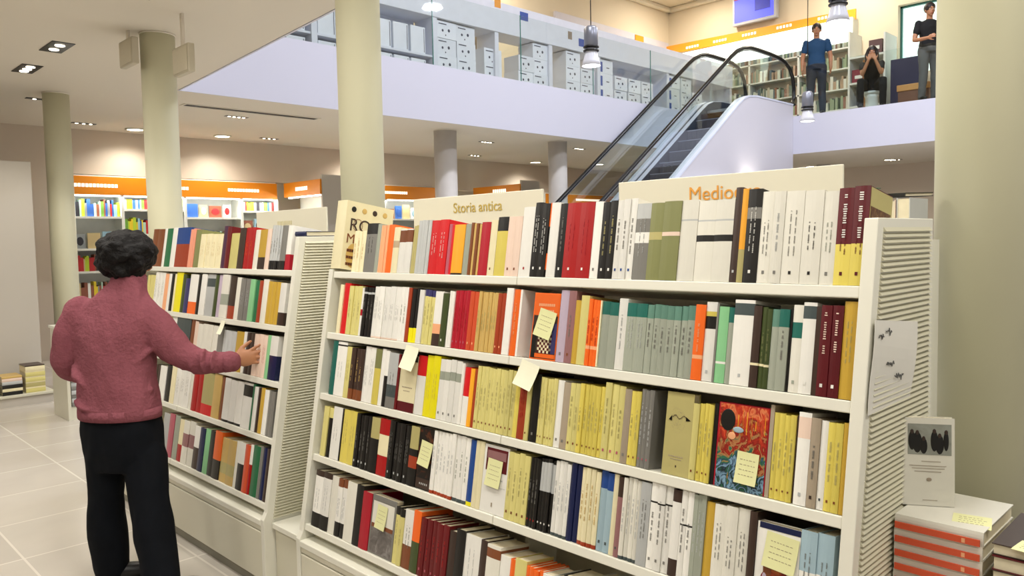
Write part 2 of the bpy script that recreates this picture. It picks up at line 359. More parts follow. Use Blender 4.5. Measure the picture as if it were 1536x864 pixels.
# deck strips
def strip(y0, y1, dz, m, name, x0=xf, x1=15.38, th=.03):
    xs_ = [x0+.0, 9, 10, 11, 12, 12.9, 13.2, 13.4, 13.6, 13.9, 14.5, x1]
    rs = []
    for x in xs_:
        z = (2.42+sl*(x-11.086)) if x <= 13.2 else [0, 4.0, 4.1, 4.15, 4.17, 4.17][0] or (4.06 if x < 13.45 else 4.13 if x < 13.7 else 4.16)
        rs.append([V((x, y0, z+dz)), V((x, y1, z+dz)), V((x, y1, z+dz-th)), V((x, y0, z+dz-th))])
    mb = MB(); mb.rings(rs, m, smooth=False); return R(mb, name)
ALU = mat('brushed_aluminium_deck', 'DDE2F4', rough=.3, metal=.1, rnd=0)
strip(EY0-.03, EY0+.10, .03, ALU, 'deck_strip'); strip(EY0+.12, EY0+.17, .02, ALU, 'inner_deck_strip')
DSM = mat('dark_seam', '343C50', rough=.4, rnd=0)
strip(EY0+.10, EY0+.12, .012, DSM, 'deck_seam')
strip(EY1-.12, EY1+.02, .03, ALU, 'deck_strip'); strip(EY1-.26, EY1-.17, .02, ALU, 'inner_deck_strip'); strip(EY1-.17, EY1-.12, .012, DSM, 'deck_seam')
SK = mat('escalator_skirt', '2E3648', rough=.4, rnd=0)
for yy in (EY0+.17, EY1-.27):
    strip(yy, yy+.01, .01, SK, 'skirt_panel', th=.42)
STEPM = mat('escalator_step', '454C5E', rough=.5, rnd=.02)
def step_mesh():
    mb = MB(); w = EY1-EY0-.46; d = .3; h = d*sl
    mb.box((0, 0, h-.02), (d, w, h), STEPM)                  # tread
    mb.box((0, 0, 0), (.012, w, h-.02), STEPM)               # riser
    for k in range(22):
        y = (k+.5)*w/22; mb.box((-.006, y-.008, .005), (0, y+.008, h-.02), STEPM); mb.box((.002, y-.006, h), (d-.004, y+.006, h+.006), STEPM)
    mb.box((-.004, 0, h-.004), (.01, w, h+.008), mat('step_nosing', '98A0B8', rough=.4, rnd=0))
    return mb.mesh('step')
SM = step_mesh(); x = xf+.1
while x < 13.25:
    o = bpy.data.objects.new('step', SM); COL.objects.link(o); o.parent = r; o.location = V((x, EY0+.185, min(deckz(x)-.26, ZF-.22)))-r.location; x += .3
mb = MB(); mb.box((13.35, EY0+.16, ZF-.05), (15.4, EY1-.16, ZF), STEEL); R(mb, 'landing_plate')
def rail_pts(lift, end_x):
    p = [(xx, 2.42+lift+sl*(xx-11.086)) for xx in (8.0, 9, 10, 11, 12, 12.5, 12.8)]
    p += [(13.06, 3.84+lift-.005), (13.28, 3.97+lift), (13.5, 4.05+lift), (13.75, 4.10+lift), (14.05, 4.105+lift), (14.5, 4.10+lift), (14.9, 4.08+lift),
          (15.15, 4.03+lift), (15.35, 3.93+lift), (15.48, 3.77+lift), (15.54, 3.56+lift), (15.54, 3.36+lift), (15.46, 3.24+lift), (15.32, 3.19+lift)]
    k = (end_x-13.2)/(15.54-13.2)
    return [V((13.2+(a-13.2)*k if a > 13.2 else a, 0, b)) for a, b in p]
for yy, ex, lift in ((EY0+.05, 15.56, .98), (EY1-.05, 15.22, 1.0)):
    pts = rail_pts(lift, ex)
    pp = [V((q.x, yy, q.z)) for q in pts]
    mb = MB(); mb.tube(pp, .032, RUBBER, 12, flat=1.2, ref=(0, 0, 1)); R(mb, 'handrail')
    g = [(q.x, q.z-.03) for q in pts]
    low = [(15.0, 4.17), (13.8, 4.17), (13.5, 4.1), (13.2, deckz(13.2)), (12, deckz(12)), (10, deckz(10)), (8.0, deckz(8.0))]
    mb = MB(); mb.prism(g[:-2]+low, 1, yy-.004, yy+.004, GLASS); R(mb, 'glass_side')
    mb = MB(); mb.tube([p_-V((0, 0, .045)) for p_ in pp[:15]], .010, STEEL, 8); R(mb, 'rail_track')
# lower newels go down beyond the lower end
# ---------------------------------------------------------------- pendants
def pendant(P_, lb, s=1.0):
    r = empty('pendant_lamp', P_, lb, 'pendant lamp', 'round steel pendant lamps over the atrium')
    G = mat('pendant_grey', '8C8E98', rough=.35, metal=.5, rnd=0)
    b = MB(); b.lathe((0, 0, 0), [(.02, .5*s), (.06*s, .5*s), (.085*s, .47*s), (.085*s, .27*s), (.07*s, .255*s)], G, 24); b.obj('canister', r)
    for z in (.2, .245):
        b = MB(); b.lathe((0, 0, z*s), [(.05*s, 0), (.095*s, .003), (.095*s, .018*s), (.05*s, .02*s)], BLACKM, 24); b.obj('cooling_ring', r)
    b = MB(); b.lathe((0, 0, 0), [(.062*s, .24*s), (.075*s, .18*s), (.10*s, .09*s), (.118*s, .03*s), (.114*s, .03*s), (.09*s, .1*s), (.05*s, .16*s)], mat('pendant_glass', 'E9EAF2', rough=.2, rnd=0), 28); b.obj('lamp_shade', r)
    b = MB(); b.lathe((0, 0, .035*s), [(.002, -.012), (.07*s, -.008), (.108*s, .006), (.002, .01)], LAMPC, 28); b.obj('diffuser', r)
    b = MB(); b.tube([V((0, 0, .5*s)), V((0, 0, 7.62-P_[2]))], .006, BLACKM, 6); b.obj('cable', r)
    L = bpy.data.lights.new('pl', 'SPOT'); L.energy = 260; L.spot_size = 2.6; L.spot_blend = .6; L.color = (.86, .9, 1); L.shadow_soft_size = .09
    lo = bpy.data.objects.new('pendant_light', L); COL.objects.link(lo); lo.location = V(P_)+V((0, 0, -.03))
pa = at(887, 103, 9.4); pb = at(1211, 185, 12.5); pc = at(1257, 38, 8.0)
pendant(tuple(pa), 'pendant lamp hanging left of the escalator, near the white unit')
pendant(tuple(pb), 'small pendant lamp in front of the right hand fascia')
pendant(tuple(pc), 'largest pendant lamp, hanging above the standing person and cut by the top edge')
# ---------------------------------------------------------------- white display unit of the upper floor
BOXM = mat('white_carton', 'EEF1FA', rough=.5, rnd=.05)
BOXD = mat('carton_print_dark', '3C4258', rough=.6, rnd=0)
BOXB = mat('carton_print_blue', '2C50A8', rough=.5, rnd=0)
UW = mat('display_unit_white', 'E8EAF6', rough=.45, rnd=0)
r = empty('display_shelving', (10, 9.8, ZF), 'long white open display unit full of white cartons behind the balustrade', 'shelving'); R = Rel(r)
y0, y1, zh = 9.6, 10.05, 5.02
mb = MB(); mb.box((4.2, y0-.02, zh), (16.9, y1+.02, 5.52), UW); R(mb, 'header_board', bev=.006)
cols = [4.25, 5.7, 7.83, 9.16, 10.50, 11.87, 14.2, 16.8]
for xx in cols:
    mb = MB(); mb.box((xx, y0, ZF), (xx+.09, y1, zh), UW); R(mb, 'upright')
for a, b in zip(cols, cols[1:]):
    if a > 7.5: continue
    mb = MB(); mb.box((a+.09, y0+.02, 4.40), (b, y1, 4.43), UW); R(mb, 'shelf')
mb = MB(); mb.box((4.3, y1-.01, ZF), (7.8, y1+.01, zh), UW); mb.box((11.9, y1-.01, ZF), (16.8, y1+.01, zh), UW); R(mb, 'back_panel')
mb = MB()
for xx, zz, w_, m_ in ((9.15, 5.5, .14, ORG_UP), (9.75, 5.4, .2, BOXB), (11.0, 5.28, .11, PAL and mat('sign_brown', '9A8878', rnd=0)), (11.3, 5.2, .22, BOXB)):
    mb.box((xx, y0-.024, zz-.08), (xx+w_, y0-.021, zz+.06), m_)
R(mb, 'header_stickers')
# cartons: one mesh each
def carton_mesh(w, h, d, kind):
    mb = MB(); mb.box((0, 0, 0), (w, d, h), BOXM)
    if kind == 0:
        for cx, cz, s in ((.3, .45, .05), (.62, .5, .06), (.45, .2, .03)):
            mb.ell((w*cx, -.001, h*cz), (w*s, .002, h*s*1.6), BOXD, n=10, k=6)
        mb.box((w*.1, -.002, h*.8), (w*.5, 0, h*.86), BOXD)
    elif kind == 1:
        mb.box((0, -.002, h*.08), (w*.2, 0, h*.8), BOXB); mb.box((w*.5, -.002, h*.4), (w*.72, 0, h*.47), BOXD)
    else:
        mb.box((w*.9, -.002, h*.05), (w*.94, 0, h*.95), BOXD)
    return mb.mesh('carton')
CM = {k: carton_mesh(.40, .265, .36, k) for k in (0, 1)}; CM[2] = carton_mesh(.28, .40, .36, 2)
def carton(x, z, k, lb, g):
    o = bpy.data.objects.new('carton', CM[k]); COL.objects.link(o); o.location = (x, y0+.03+random.uniform(0, .02), z); bevel(o, .004); tag(o, lb, 'box', g)
G2 = 'stacked white cartons left of the white display unit'
for k in range(6):
    for z in (ZF, 4.432): carton(5.82+k*.32, z, 2, 'tall plain white carton in the display bay beside the tall pillar', 'plain white cartons beside the tall pillar')
for k in range(4):
    for z in (ZF, 4.432): carton(4.38+k*.32, z, 2, 'tall plain white carton left of the tall pillar', 'plain white cartons left of the tall pillar')
def stack(x, n, k, lb, g):
    z = ZF
    for i in range(n): 
        if z+.265 < zh: carton(x, z, k, lb, g)
        z += .266 if i != 1 or k else .266
    return
BX = [(7.94, 4, 0, 'in the first column right of the tall pillar'), (8.35, 4, 0, 'in the second column right of the tall pillar'),
      (8.95, 3, 0, 'just left of the person in beige'), (9.75, 3, 0, 'right of the slim white post'), (10.12, 4, 0, 'next to the upright behind the left pendant lamp'),
      (11.0, 4, 0, 'in the stack left of the pendant lamp'), (11.42, 3, 0, 'in the stack under the pendant lamp'),
      (12.0, 4, 1, None), (12.45, 3, 0, 'in the first stack right of the blue ended cartons'), (12.9, 3, 0, 'in the second stack right of the blue ended cartons'),
      (13.35, 3, 0, 'in the third stack right of the blue ended cartons'), (14.35, 4, 1, None), (14.8, 4, 0, 'behind the escalator glass'), (15.25, 3, 0, 'furthest right behind the escalator glass')]
for x, n, k, where in BX:
    for i in range(n):
        if where: carton(x, ZF+.266*i, k, 'white carton with dark print '+where, 'printed cartons '+where)
        else: carton(x, ZF+.266*i, k, 'white carton with blue end panel '+('right of the left pendant lamp' if x < 13 else 'behind the escalator handrail'), 'blue ended cartons '+('by the lamp' if x < 13 else 'by the handrail'))
# upper wall details
r = empty('wall_header', (15.8, 12.07, 6.5), 'pale wall header with orange line high on the far upper wall', 'sign'); R = Rel(r)
mb = MB(); mb.box((13.4, 12.04, 6.46), (17.9, 12.1, 6.70), mat('header_lilac', 'CFCBD4', rnd=0)); R(mb, 'board')
mb = MB(); mb.box((13.4, 12.03, 6.36), (17.9, 12.1, 6.46), ORG_UP); R(mb, 'orange_strip')
mb = MB(); mb.box((16.4, 12.02, 6.36), (16.75, 12.035, 6.68), ORG_UP); R(mb, 'orange_square')
r = empty('backlit_shelving', (17.8, 9.6, ZF), 'bright shelving under the orange band on the upper right wall', 'shelving'); R = Rel(r)
mb = MB(); mb.prism([(12.05, 6.39), (7.08, 6.27), (7.08, 6.50), (12.05, 6.60)], 0, 17.80, 17.84, ORG_UP); R(mb, 'orange_band')
mb = MB()
for yy in (11.4, 10.6, 9.8, 8.9, 7.9):
    for k in range(5): mb.box((17.79, yy-.08*k-.02, 6.42), (17.80, yy-.08*k+.03, 6.48), mat('sign_white', 'FFF8EC', rnd=0, emit=.6))
R(mb, 'band_lettering')
GLOW = mat('backlit_panel', 'E6F2EE', rnd=0, emit=1.4)
mb = MB(); mb.box((17.66, 7.1, 5.78), (17.69, 12.05, 6.30), GLOW); R(mb, 'light_panel')
SHW = mat('upper_shelf', 'D8DCD4', rnd=0)
for z in (4.3, 4.75, 5.2, 5.65):
    mb = MB(); mb.box((17.7, 7.1, z), (18, 12.05, z+.03), SHW); R(mb, 'shelf')
for yy in (12.02, 10.8, 9.57, 8.33, 7.1):
    mb = MB(); mb.box((17.7, yy, ZF), (18, yy+.04, 6.3), SHW); R(mb, 'upright')
mb = MB()
cs = ['8C9A7C', 'B8B29C', '6C7A6C', 'A89078', 'D0D0C4', '5C6A70', '8C6450', 'C6CCBC']
cm = [mat('upper_book_'+'abcdefgh'[i], c, rnd=0) for i, c in enumerate(cs)]
for z in (ZF+.1, 4.33, 4.78, 5.23, 5.68):
    y = 7.2
    while y < 12:
        w = random.uniform(.02, .07); h = random.uniform(.17, .32)
        if random.random() < .85: mb.box((17.74, y, z), (17.95, y+w, z+h), random.choice(cm))
        y += w+.003
UPPER_BOOKS = mb
mb = MB()
# low white counters and shelving at the right end of the upper floor
r = empty('low_shelving', (17.6, 6.7, ZF), 'white shelves with goods behind the seated person', 'shelving'); R = Rel(r)
for z in (4.25, 4.75, 5.3):
    mb = MB(); mb.box((17.3, 6.3, z), (17.95, 7.0, z+.04), SHW); R(mb, 'shelf')
mb = MB(); mb.box((17.3, 6.26, ZF), (17.95, 6.3, 5.75), SHW); R(mb, 'side_panel')
mb = MB(); mb.box((17.3, 7.0, ZF), (17.95, 7.04, 5.9), SHW); R(mb, 'side_panel')
for (yy, z, h, c, lb) in ((6.5, 5.34, .3, '5C4444', 'dark brown box on the top shelf behind the seated person'), (6.85, 4.79, .28, '7A2A38', 'small dark red box on the middle shelf by the standing person'),
                      (6.75, 4.29, .22, '2A2830', 'black box on the lowest shelf by the standing person')):
    mb = MB(); mb.box((17.35, yy-.15, z), (17.7, yy+.12, z+h), mat('goods_'+c, c, rnd=0)); mb.box((17.345, yy-.1, z+h*.3), (17.35, yy+.06, z+h*.55), SHW)
    tag(bevel(mb.obj('goods_box'), .01), lb, 'box')
# screen
r = empty('wall_screen', (17.9, 9.53, 7.0), 'flat screen with violet blue picture on the upper right wall', 'screen'); R = Rel(r)
mb = MB(); mb.box((17.82, 8.95, 6.72), (17.95, 10.11, 7.42), mat('screen_frame', 'B8B8BC', rough=.3, rnd=0)); R(mb, 'frame', bev=.015)
mb = MB(); mb.box((17.812, 9.02, 6.79), (17.82, 10.05, 7.36), mat('screen_picture', '4A52E8', rnd=0, emit=1.1, var=.1, scale=3)); R(mb, 'display')
mb = MB(); mb.box((17.806, 9.1, 6.98), (17.812, 9.5, 7.24), mat('screen_inset', '2A3098', rnd=0, emit=.7, var=.4, scale=9)); mb.box((17.806, 9.02, 7.33), (17.812, 10.05, 7.36), mat('screen_red', '8A2848', rnd=0, emit=.5)); R(mb, 'picture_inset')
mb = MB(); mb.box((17.95, 9.4, 6.9), (18.0, 9.7, 7.2), BLACKM); R(mb, 'bracket')
# window to the bright shop behind
mb = MB(); mb.box((18.22, 5.2, 4.8), (18.25, 6.4, 6.5), mat('bright_shop_beyond', 'DDF2EC', rnd=0, emit=1.1, var=.25, scale=4)); mb.box((18.15, 6.22, 4.9), (18.2, 6.26, 6.42), GEDGE); mb.box((18.15, 5.3, 6.38), (18.2, 6.26, 6.42), GEDGE)
mb.box((18.0, 5.3, 4.9), (18.05, 6.26, 4.94), UPW)
struct(mb.obj('window_1'))
mb = MB(); mb.box((17.2, 5.55, ZF), (17.5, 6.12, 5.12), mat('navy_panel', '262848', rnd=0)); tag(bevel(mb.obj('navy_cabinet'), .01), 'dark navy cabinet standing right of the seated person', 'cabinet')
r = empty('wooden_crate', (16.2, 5.3, ZF), 'light wooden topped crate right of the seated person', 'crate'); R = Rel(r)
mb = MB(); mb.box((16.0, 5.0, ZF), (16.4, 5.55, ZF+.3), mat('crate_brown', '7A5440', rnd=0)); R(mb, 'box')
mb = MB(); mb.box((15.98, 4.98, ZF+.3), (16.42, 5.57, ZF+.42), mat('crate_light', 'D09858', rnd=0)); R(mb, 'lid', bev=.01)
mb = MB(); mb.box((16.6, 6.25, ZF), (16.75, 6.45, ZF+1.15), mat('cardboard', '9A6A38', rnd=0)); mb.box((16.59, 6.28, ZF+.5), (16.6, 6.42, ZF+.9), mat('cardboard_print', '6E4A28', rnd=0))
tag(bevel(mb.obj('cardboard_stand'), .006), 'tall brown cardboard stand beside the standing person in blue', 'display stand')
ROWS=[
 ('A',0,'top','near',[
  (2.6978, 2.612, 3, 0.166, 'cream', '', 'ttan', 'slim cream paperback'),
  (2.612, 2.5384, 1, 0.194, 'grey', '.78-1:black', 'tblack', 'grey clothbound book with black top'),
  (2.5384, 2.5115, 1, 0.19, 'sage', '', '', 'narrow sage green book'),
  (2.5115, 2.463, 3, 0.184, 'peach', '', '', 'thin peach striped paperback'),
  (2.463, 2.4241, 1, 0.185, 'orange', '', '', 'bright orange paperback'),
  (2.4241, 2.386, 1, 0.174, 'cream', '.55-.7:beige', '', 'cream hardback with beige patch'),
  (2.386, 2.3077, 2, 0.167, 'white', '.7-.97:brown', '', 'white book with brown picture at top of spine'),
  (2.3077, 2.2796, 2, 0.178, 'khaki', '', '', 'slim khaki book'),
  (2.2796, 2.2052, 4, 0.196, 'silver', '', '', 'silver grey paperback'),
  (2.2052, 2.1079, 2, 0.196, 'scarlet', '', 'T:white', 'thick scarlet volume with white lettering'),
  (2.1079, 2.0897, 1, 0.178, 'pink', '', '', 'narrow pinkish red book'),
  (2.0897, 2.0717, 1, 0.175, 'scarlet', '', '', 'narrow scarlet paperback'),
  (2.0717, 2.0153, 1, 0.174, 'amber', '0-.03:black', '', 'amber yellow book with dark foot'),
  (2.0153, 1.9877, 1, 0.175, 'sage', '', '', 'sage grey book'),
  (1.9877, 1.974, 1, 0.179, 'brown', '', '', 'thin brown book'),
  (1.974, 1.9605, 1, 0.176, 'tan', '', '', 'thin tan book'),
  (1.9605, 1.947, 1, 0.176, 'brown', '', '', 'thin brown striped book'),
  (1.947, 1.9337, 1, 0.173, 'tan', '', '', 'thin tan striped book'),
  (1.9337, 1.8909, 1, 0.179, 'crimson', '', '', 'crimson hardback'),
  (1.8909, 1.8587, 1, 0.185, 'cream', '', 'dbrown', 'cream paperback with small emblem'),
  (1.8587, 1.8084, 1, 0.194, 'yellow', '.76-1:black', '', 'thick yellow book with black top band'),
  (1.8084, 1.7444, 2, 0.192, 'blush', '', 'dbrown', 'pale pinkish paperback with small emblem'),
  (1.7444, 1.6944, 1, 0.222, 'white', '', 'dred', 'tall white book with small red mark'),
  (1.6944, 1.6316, 2, 0.232, 'black', '', 'twhite,dwhite', 'tall black volume with white emblem'),
  (1.6316, 1.6233, 1, 0.231, 'orange', '0-.1:black,.32-.68:black', '', 'narrow black and orange book'),
  (1.6233, 1.5874, 1, 0.23, 'white', '', '', 'tall plain white book'),
  (1.5874, 1.5577, 1, 0.226, 'black', '', 'tgrey,dwhite', 'black book with grey lettering'),
  (1.5577, 1.4516, 2, 0.225, 'red', '', 'tcrimson,dwhite', 'thick dark red volume'),
  (1.4516, 1.4218, 1, 0.225, 'white', '', 'dgrey', 'narrow tall white book'),
  (1.4218, 1.3662, 2, 0.223, 'black', '', 'tkhaki,dwhite', 'black volume with gold lettering'),
  (1.3662, 1.3012, 3, 0.226, 'white', '', 'tgrey,dblue', 'tall white paperback with blue mark'),
  (1.3012, 1.252, 1, 0.212, 'grey', '.48-.62:white,.8-1:silver', 'tsilver', 'grey picture covered book with white band'),
  (1.252, 1.2086, 1, 0.211, 'olive', '.52-.62:khaki', '', 'olive green book with pale label'),
  (1.2086, 1.1541, 1, 0.213, 'olive', '.56-.61:blush', '', 'olive green book with pink label'),
  (1.1541, 1.1036, 1, 0.214, 'ivory', '.74-.76:silver', '', 'wide ivory volume without a band'),
  (1.1036, 1.0003, 2, 0.21, 'ivory', '.49-.57:black,.74-.76:silver', '', 'wide ivory volume crossed by a black band'),
  (1.0003, 0.9802, 1, 0.239, 'umber', '', 'dsilver', 'tall dark brown book'),
  (0.9802, 0.9639, 1, 0.234, 'amber', '0-.35:khaki', '', 'narrow amber yellow book with picture foot'),
  (0.9639, 0.9268, 1, 0.232, 'black', '.68-.8:grey', 'twhite,dwhite', 'thick black book with grey disc and white lettering'),
  (0.9268, 0.894, 1, 0.224, 'ivory', '', 'tgrey,dgrey', 'slim ivory volume'),
  (0.894, 0.8654, 1, 0.222, 'ivory', '', 'tsilver,dgrey', 'slimmest ivory volume with grey lettering'),
  (0.8654, 0.8196, 1, 0.221, 'ivory', '', 'tgrey,dblack', 'wide ivory volume with grey lettering'),
  (0.8196, 0.7739, 1, 0.22, 'ivory', '', 'tblack,dblack', 'widest ivory volume with two title lines'),
  (0.7739, 0.7403, 1, 0.216, 'ivory', '', 'tsage,dgrey', 'ivory volume with faint green lettering'),
  (0.7403, 0.6714, 2, 0.221, 'yellow', '.42-1:maroon', 'W:white,twine,dmaroon', 'thick yellow volume with maroon upper half'),
 ]),
 ('A',1,'second','near',[
  (2.7545, 2.7296, 1, 0.198, 'cream', '', '', 'thin cream book at the left end'),
  (2.7296, 2.6853, 1, 0.205, 'scarlet', '', '', 'narrow scarlet book'),
  (2.6853, 2.5947, 3, 0.193, 'straw', '', 'tkhaki', 'straw yellow paperback'),
  (2.5947, 2.5807, 1, 0.189, 'white', '.42-.55:crimson', '', 'thin white book with small red square'),
  (2.5807, 2.5123, 3, 0.193, 'black', '.86-.9:silver', 'tgrey', 'thin black paperback'),
  (2.5123, 2.3399, 5, 0.199, 'white', '0-.03:blush', 'tsilver', 'pale white paperback'),
  (2.3399, 2.295, 2, 0.2, 'white', '', 'tsage', 'narrow white paperback'),
  (2.295, 2.2749, 1, 0.198, 'rust', '', '', 'narrow rust brown book'),
  (2.2749, 2.2275, 2, 0.197, 'black', '0-.27:lemon', '', 'black book with lemon yellow foot'),
  (2.2275, 2.2003, 1, 0.193, 'white', '', '', 'thin white book'),
  (2.2003, 2.1397, 3, 0.194, 'straw', '.88-1:indigo', 'tkhaki', 'straw coloured book with indigo top'),
  (2.1397, 2.0954, 1, 0.191, 'white', '0-.22:umber,.22-.4:peach', '', 'white book with dark picture foot'),
  (2.0954, 2.0664, 1, 0.185, 'moss', '', 'dwhite', 'dark moss green book'),
  (2.0664, 2.0344, 2, 0.193, 'white', '', '', 'slim white book'),
  (2.0344, 1.9549, 4, 0.199, 'crimson', '', 'tred,dpink', 'crimson paperback of a matching set'),
  (1.9549, 1.9115, 2, 0.197, 'coral', '', 'dpeach', 'coral red paperback'),
  (1.9115, 1.8182, 6, 0.197, 'tan', '', 'tkhaki', 'tan paperback of a matching set'),
  (1.8182, 1.781, 2, 0.195, 'rust', '', 'dpeach', 'rust brown paperback'),
  (1.781, 1.7506, 1, 0.213, 'white', '', '', 'plain white book left of the gap'),
  (1.7506, 1.7207, 1, 0.21, 'orange', '', 'tpeach', 'bright orange book at the middle of the shelf'),
  (1.7207, 1.7119, 1, 0.21, 'white', '', '', 'thin white book beside the open gap'),
  (1.6596, 1.5518, 'F', 0.203, 'orange', 'face_checker', '', 'face-out orange and black paperback under a sticky note'),
  (1.5518, 1.5174, 1, 0.214, 'lilac', '', 'dgrey', 'pale lilac book'),
  (1.5174, 1.4888, 1, 0.213, 'mauve', '', 'tgrey,dbrown', 'dull mauve book'),
  (1.4888, 1.4683, 1, 0.186, 'mustard', '', '', 'short mustard book'),
  (1.4683, 1.4382, 1, 0.201, 'straw', '', '', 'cream yellow book'),
  (1.4382, 1.3963, 3, 0.19, 'orange', '.25-.3:peach', 'tred', 'orange paperback with pale band'),
  (1.3963, 1.3915, 1, 0.189, 'cream', '', '', 'very thin cream book'),
  (1.3915, 1.3322, 2, 0.187, 'sage', '.8-1:teal', '', 'grey green book with teal top'),
  (1.3322, 1.3022, 1, 0.198, 'white', '', 'tsilver', 'tall white book breaking the grey set'),
  (1.3022, 1.2331, 2, 0.187, 'sage', '.8-1:teal', 'tsilver', 'grey green volume with bright teal top'),
  (1.2331, 1.0843, 7, 0.186, 'sage', '.8-1:seagreen', 'tgrey', 'grey green volume with dull sea green top'),
  (1.0843, 1.0552, 1, 0.192, 'orange', '.28-.33:peach', 'tpeach', 'lone orange paperback'),
  (1.0552, 1.0248, 1, 0.2, 'white', '.66-.82:black,.82-.88:yellow', 'dsilver', 'white book with black and yellow bands'),
  (1.0248, 1.0192, 1, 0.196, 'grey', '', '', 'thin dark grey book'),
  (1.0192, 0.9914, 1, 0.19, 'mint', '.25-.28:white', '', 'mint green book'),
  (0.9914, 0.9768, 1, 0.189, 'sage', '.8-1:teal', '', 'grey green book beside the mint one'),
  (0.9768, 0.9235, 1, 0.209, 'white', '.82-.96:slate', 'dsilver', 'thick white volume with slate label at top'),
  (0.9235, 0.9028, 1, 0.196, 'umber', '.27-.3:cream', '', 'dark brown book'),
  (0.9028, 0.8756, 2, 0.192, 'moss', '.27-.3:cream', 'tolive', 'moss green book'),
  (0.8756, 0.8573, 1, 0.19, 'sage', '.78-1:seagreen', '', 'slim grey green book'),
  (0.8573, 0.8327, 1, 0.191, 'sage', '.78-1:teal', 'tgrey', 'wide grey green book'),
  (0.8327, 0.8262, 1, 0.193, 'black', '', '', 'very thin black book'),
  (0.8262, 0.8022, 1, 0.203, 'ivory', '.62-.8:teal', 'dsage', 'ivory book with teal label'),
  (0.8022, 0.771, 1, 0.21, 'white', '.82-.96:slate', 'dwhite', 'second thick white volume with slate label'),
  (0.771, 0.7587, 1, 0.202, 'umber', '', '', 'dark umber book'),
  (0.7587, 0.7092, 2, 0.204, 'maroon', '', 'W:blush,dwhite', 'maroon volume with white lettering'),
  (0.7092, 0.6787, 1, 0.216, 'mustard', '', 'tkhaki', 'mustard yellow book at the right end'),
 ]),
 ('A',2,'third','near',[
  (2.7572, 2.722, 1, 0.217, 'teal', '', '', 'thin leaning teal book'),
  (2.722, 2.6533, 1, 0.216, 'white', '.92-.95:black', 'tsilver', 'white book with small black mark'),
  (2.6533, 2.6198, 1, 0.201, 'straw', '', 'tkhaki', 'slim straw yellow book'),
  (2.6198, 2.5312, 3, 0.198, 'umber', '0-.2:brown', 'ttan', 'dark umber paperback'),
  (2.5312, 2.4595, 2, 0.21, 'white', '', 'tsilver', 'white paperback'),
  (2.4595, 2.4202, 1, 0.209, 'yellow', '.65-1:olive', '', 'yellow book with olive top'),
  (2.4202, 2.3944, 1, 0.212, 'white', '', '', 'thin white book'),
  (2.3944, 2.3689, 1, 0.207, 'white', '0-.55:black', '', 'thin black and white book'),
  (2.3689, 2.3107, 1, 0.203, 'silver', '.2-.42:slate,0-.2:grey', 'tgrey', 'silver grey picture book'),
  (2.3107, 2.2985, 1, 0.201, 'wine', '', '', 'very thin wine red book'),
  (2.2985, 2.1992, 'F', 0.201, 'cream', 'face_cream', '', 'face-out cream book with maroon foot'),
  (2.1992, 2.1495, 1, 0.208, 'white', '.66-1:scarlet', '', 'white book with scarlet top'),
  (2.1495, 2.0719, 2, 0.214, 'lemon', '', 'tyellow', 'bright lemon yellow book'),
  (2.0719, 1.9595, 4, 0.209, 'white', '.66-.8:sage', 'dgrey', 'white paperback with sage label'),
  (1.9595, 1.9459, 1, 0.203, 'white', '', '', 'thin white book'),
  (1.9459, 1.9157, 1, 0.192, 'white', '.5-1:scarlet', '', 'white book with red upper half'),
  (1.9157, 1.8959, 1, 0.19, 'amber', '', '', 'amber book'),
  (1.8959, 1.8795, 1, 0.19, 'rust', '', '', 'thin rust red book'),
  (1.8795, 1.7, 10, 0.202, 'straw', '', 'tkhaki,dbrown', 'straw yellow paperback of a long matching set'),
  (1.7, 1.6795, 1, 0.218, 'yellow', '', '', 'taller yellow book'),
  (1.6795, 1.6479, 1, 0.204, 'rust', '', 'tred', 'rust red book'),
  (1.6479, 1.6309, 1, 0.199, 'straw', '', 'dbrown', 'single straw yellow book'),
  (1.6309, 1.5974, 1, 0.204, 'black', '', 'dgrey', 'black book'),
  (1.5974, 1.5298, 5, 0.197, 'straw', '', 'tkhaki,dbrown', 'straw yellow paperback of a short set'),
  (1.5298, 1.5035, 1, 0.196, 'white', '', 'dgrey', 'white book'),
  (1.5035, 1.4776, 1, 0.193, 'taupe', '', 'dgrey', 'taupe book after the first yellow runs'),
  (1.4776, 1.4396, 2, 0.195, 'straw', '', 'tkhaki,dbrown', 'straw yellow paperback'),
  (1.4396, 1.3496, 6, 0.195, 'yellow', '', 'tkhaki,dbrown', 'yellow paperback of a matching set'),
  (1.3496, 1.2827, 3, 0.208, 'straw', '', 'tkhaki,dpink', 'taller straw paperback with pink emblem'),
  (1.2827, 1.2603, 1, 0.2, 'taupe', '', 'dgrey', 'pinkish taupe book'),
  (1.2603, 1.2295, 2, 0.198, 'yellow', '', 'tkhaki,dbrown', 'yellow paperback left of the grey mottled books'),
  (1.2295, 1.1866, 3, 0.206, 'grey', '', 'tsilver,dpink', 'grey mottled book'),
  (1.149, 1.0671, 'F', 0.211, 'khaki', 'face_drawing', '', 'face-out khaki book with ink drawing'),
  (1.0671, 1.0497, 1, 0.19, 'straw', '', 'dbrown', 'straw yellow book'),
  (1.0497, 1.0082, 3, 0.192, 'yellow', '', 'tkhaki,dbrown', 'yellow book'),
  (1.0082, 0.9971, 1, 0.198, 'black', '', '', 'narrow black book'),
  (0.9971, 0.8623, 'F', 0.204, 'crimson', 'face_painting', '', 'face-out painted cover in red, green and blue'),
  (0.8623, 0.8524, 1, 0.214, 'taupe', '', '', 'narrow pale taupe book'),
  (0.8524, 0.7975, 4, 0.196, 'yellow', '', 'tkhaki,dbrown', 'yellow paperback'),
  (0.7975, 0.7912, 1, 0.198, 'umber', '', '', 'thin dark strip for the shade between books'),  # dark strip standing in for the shade between two books
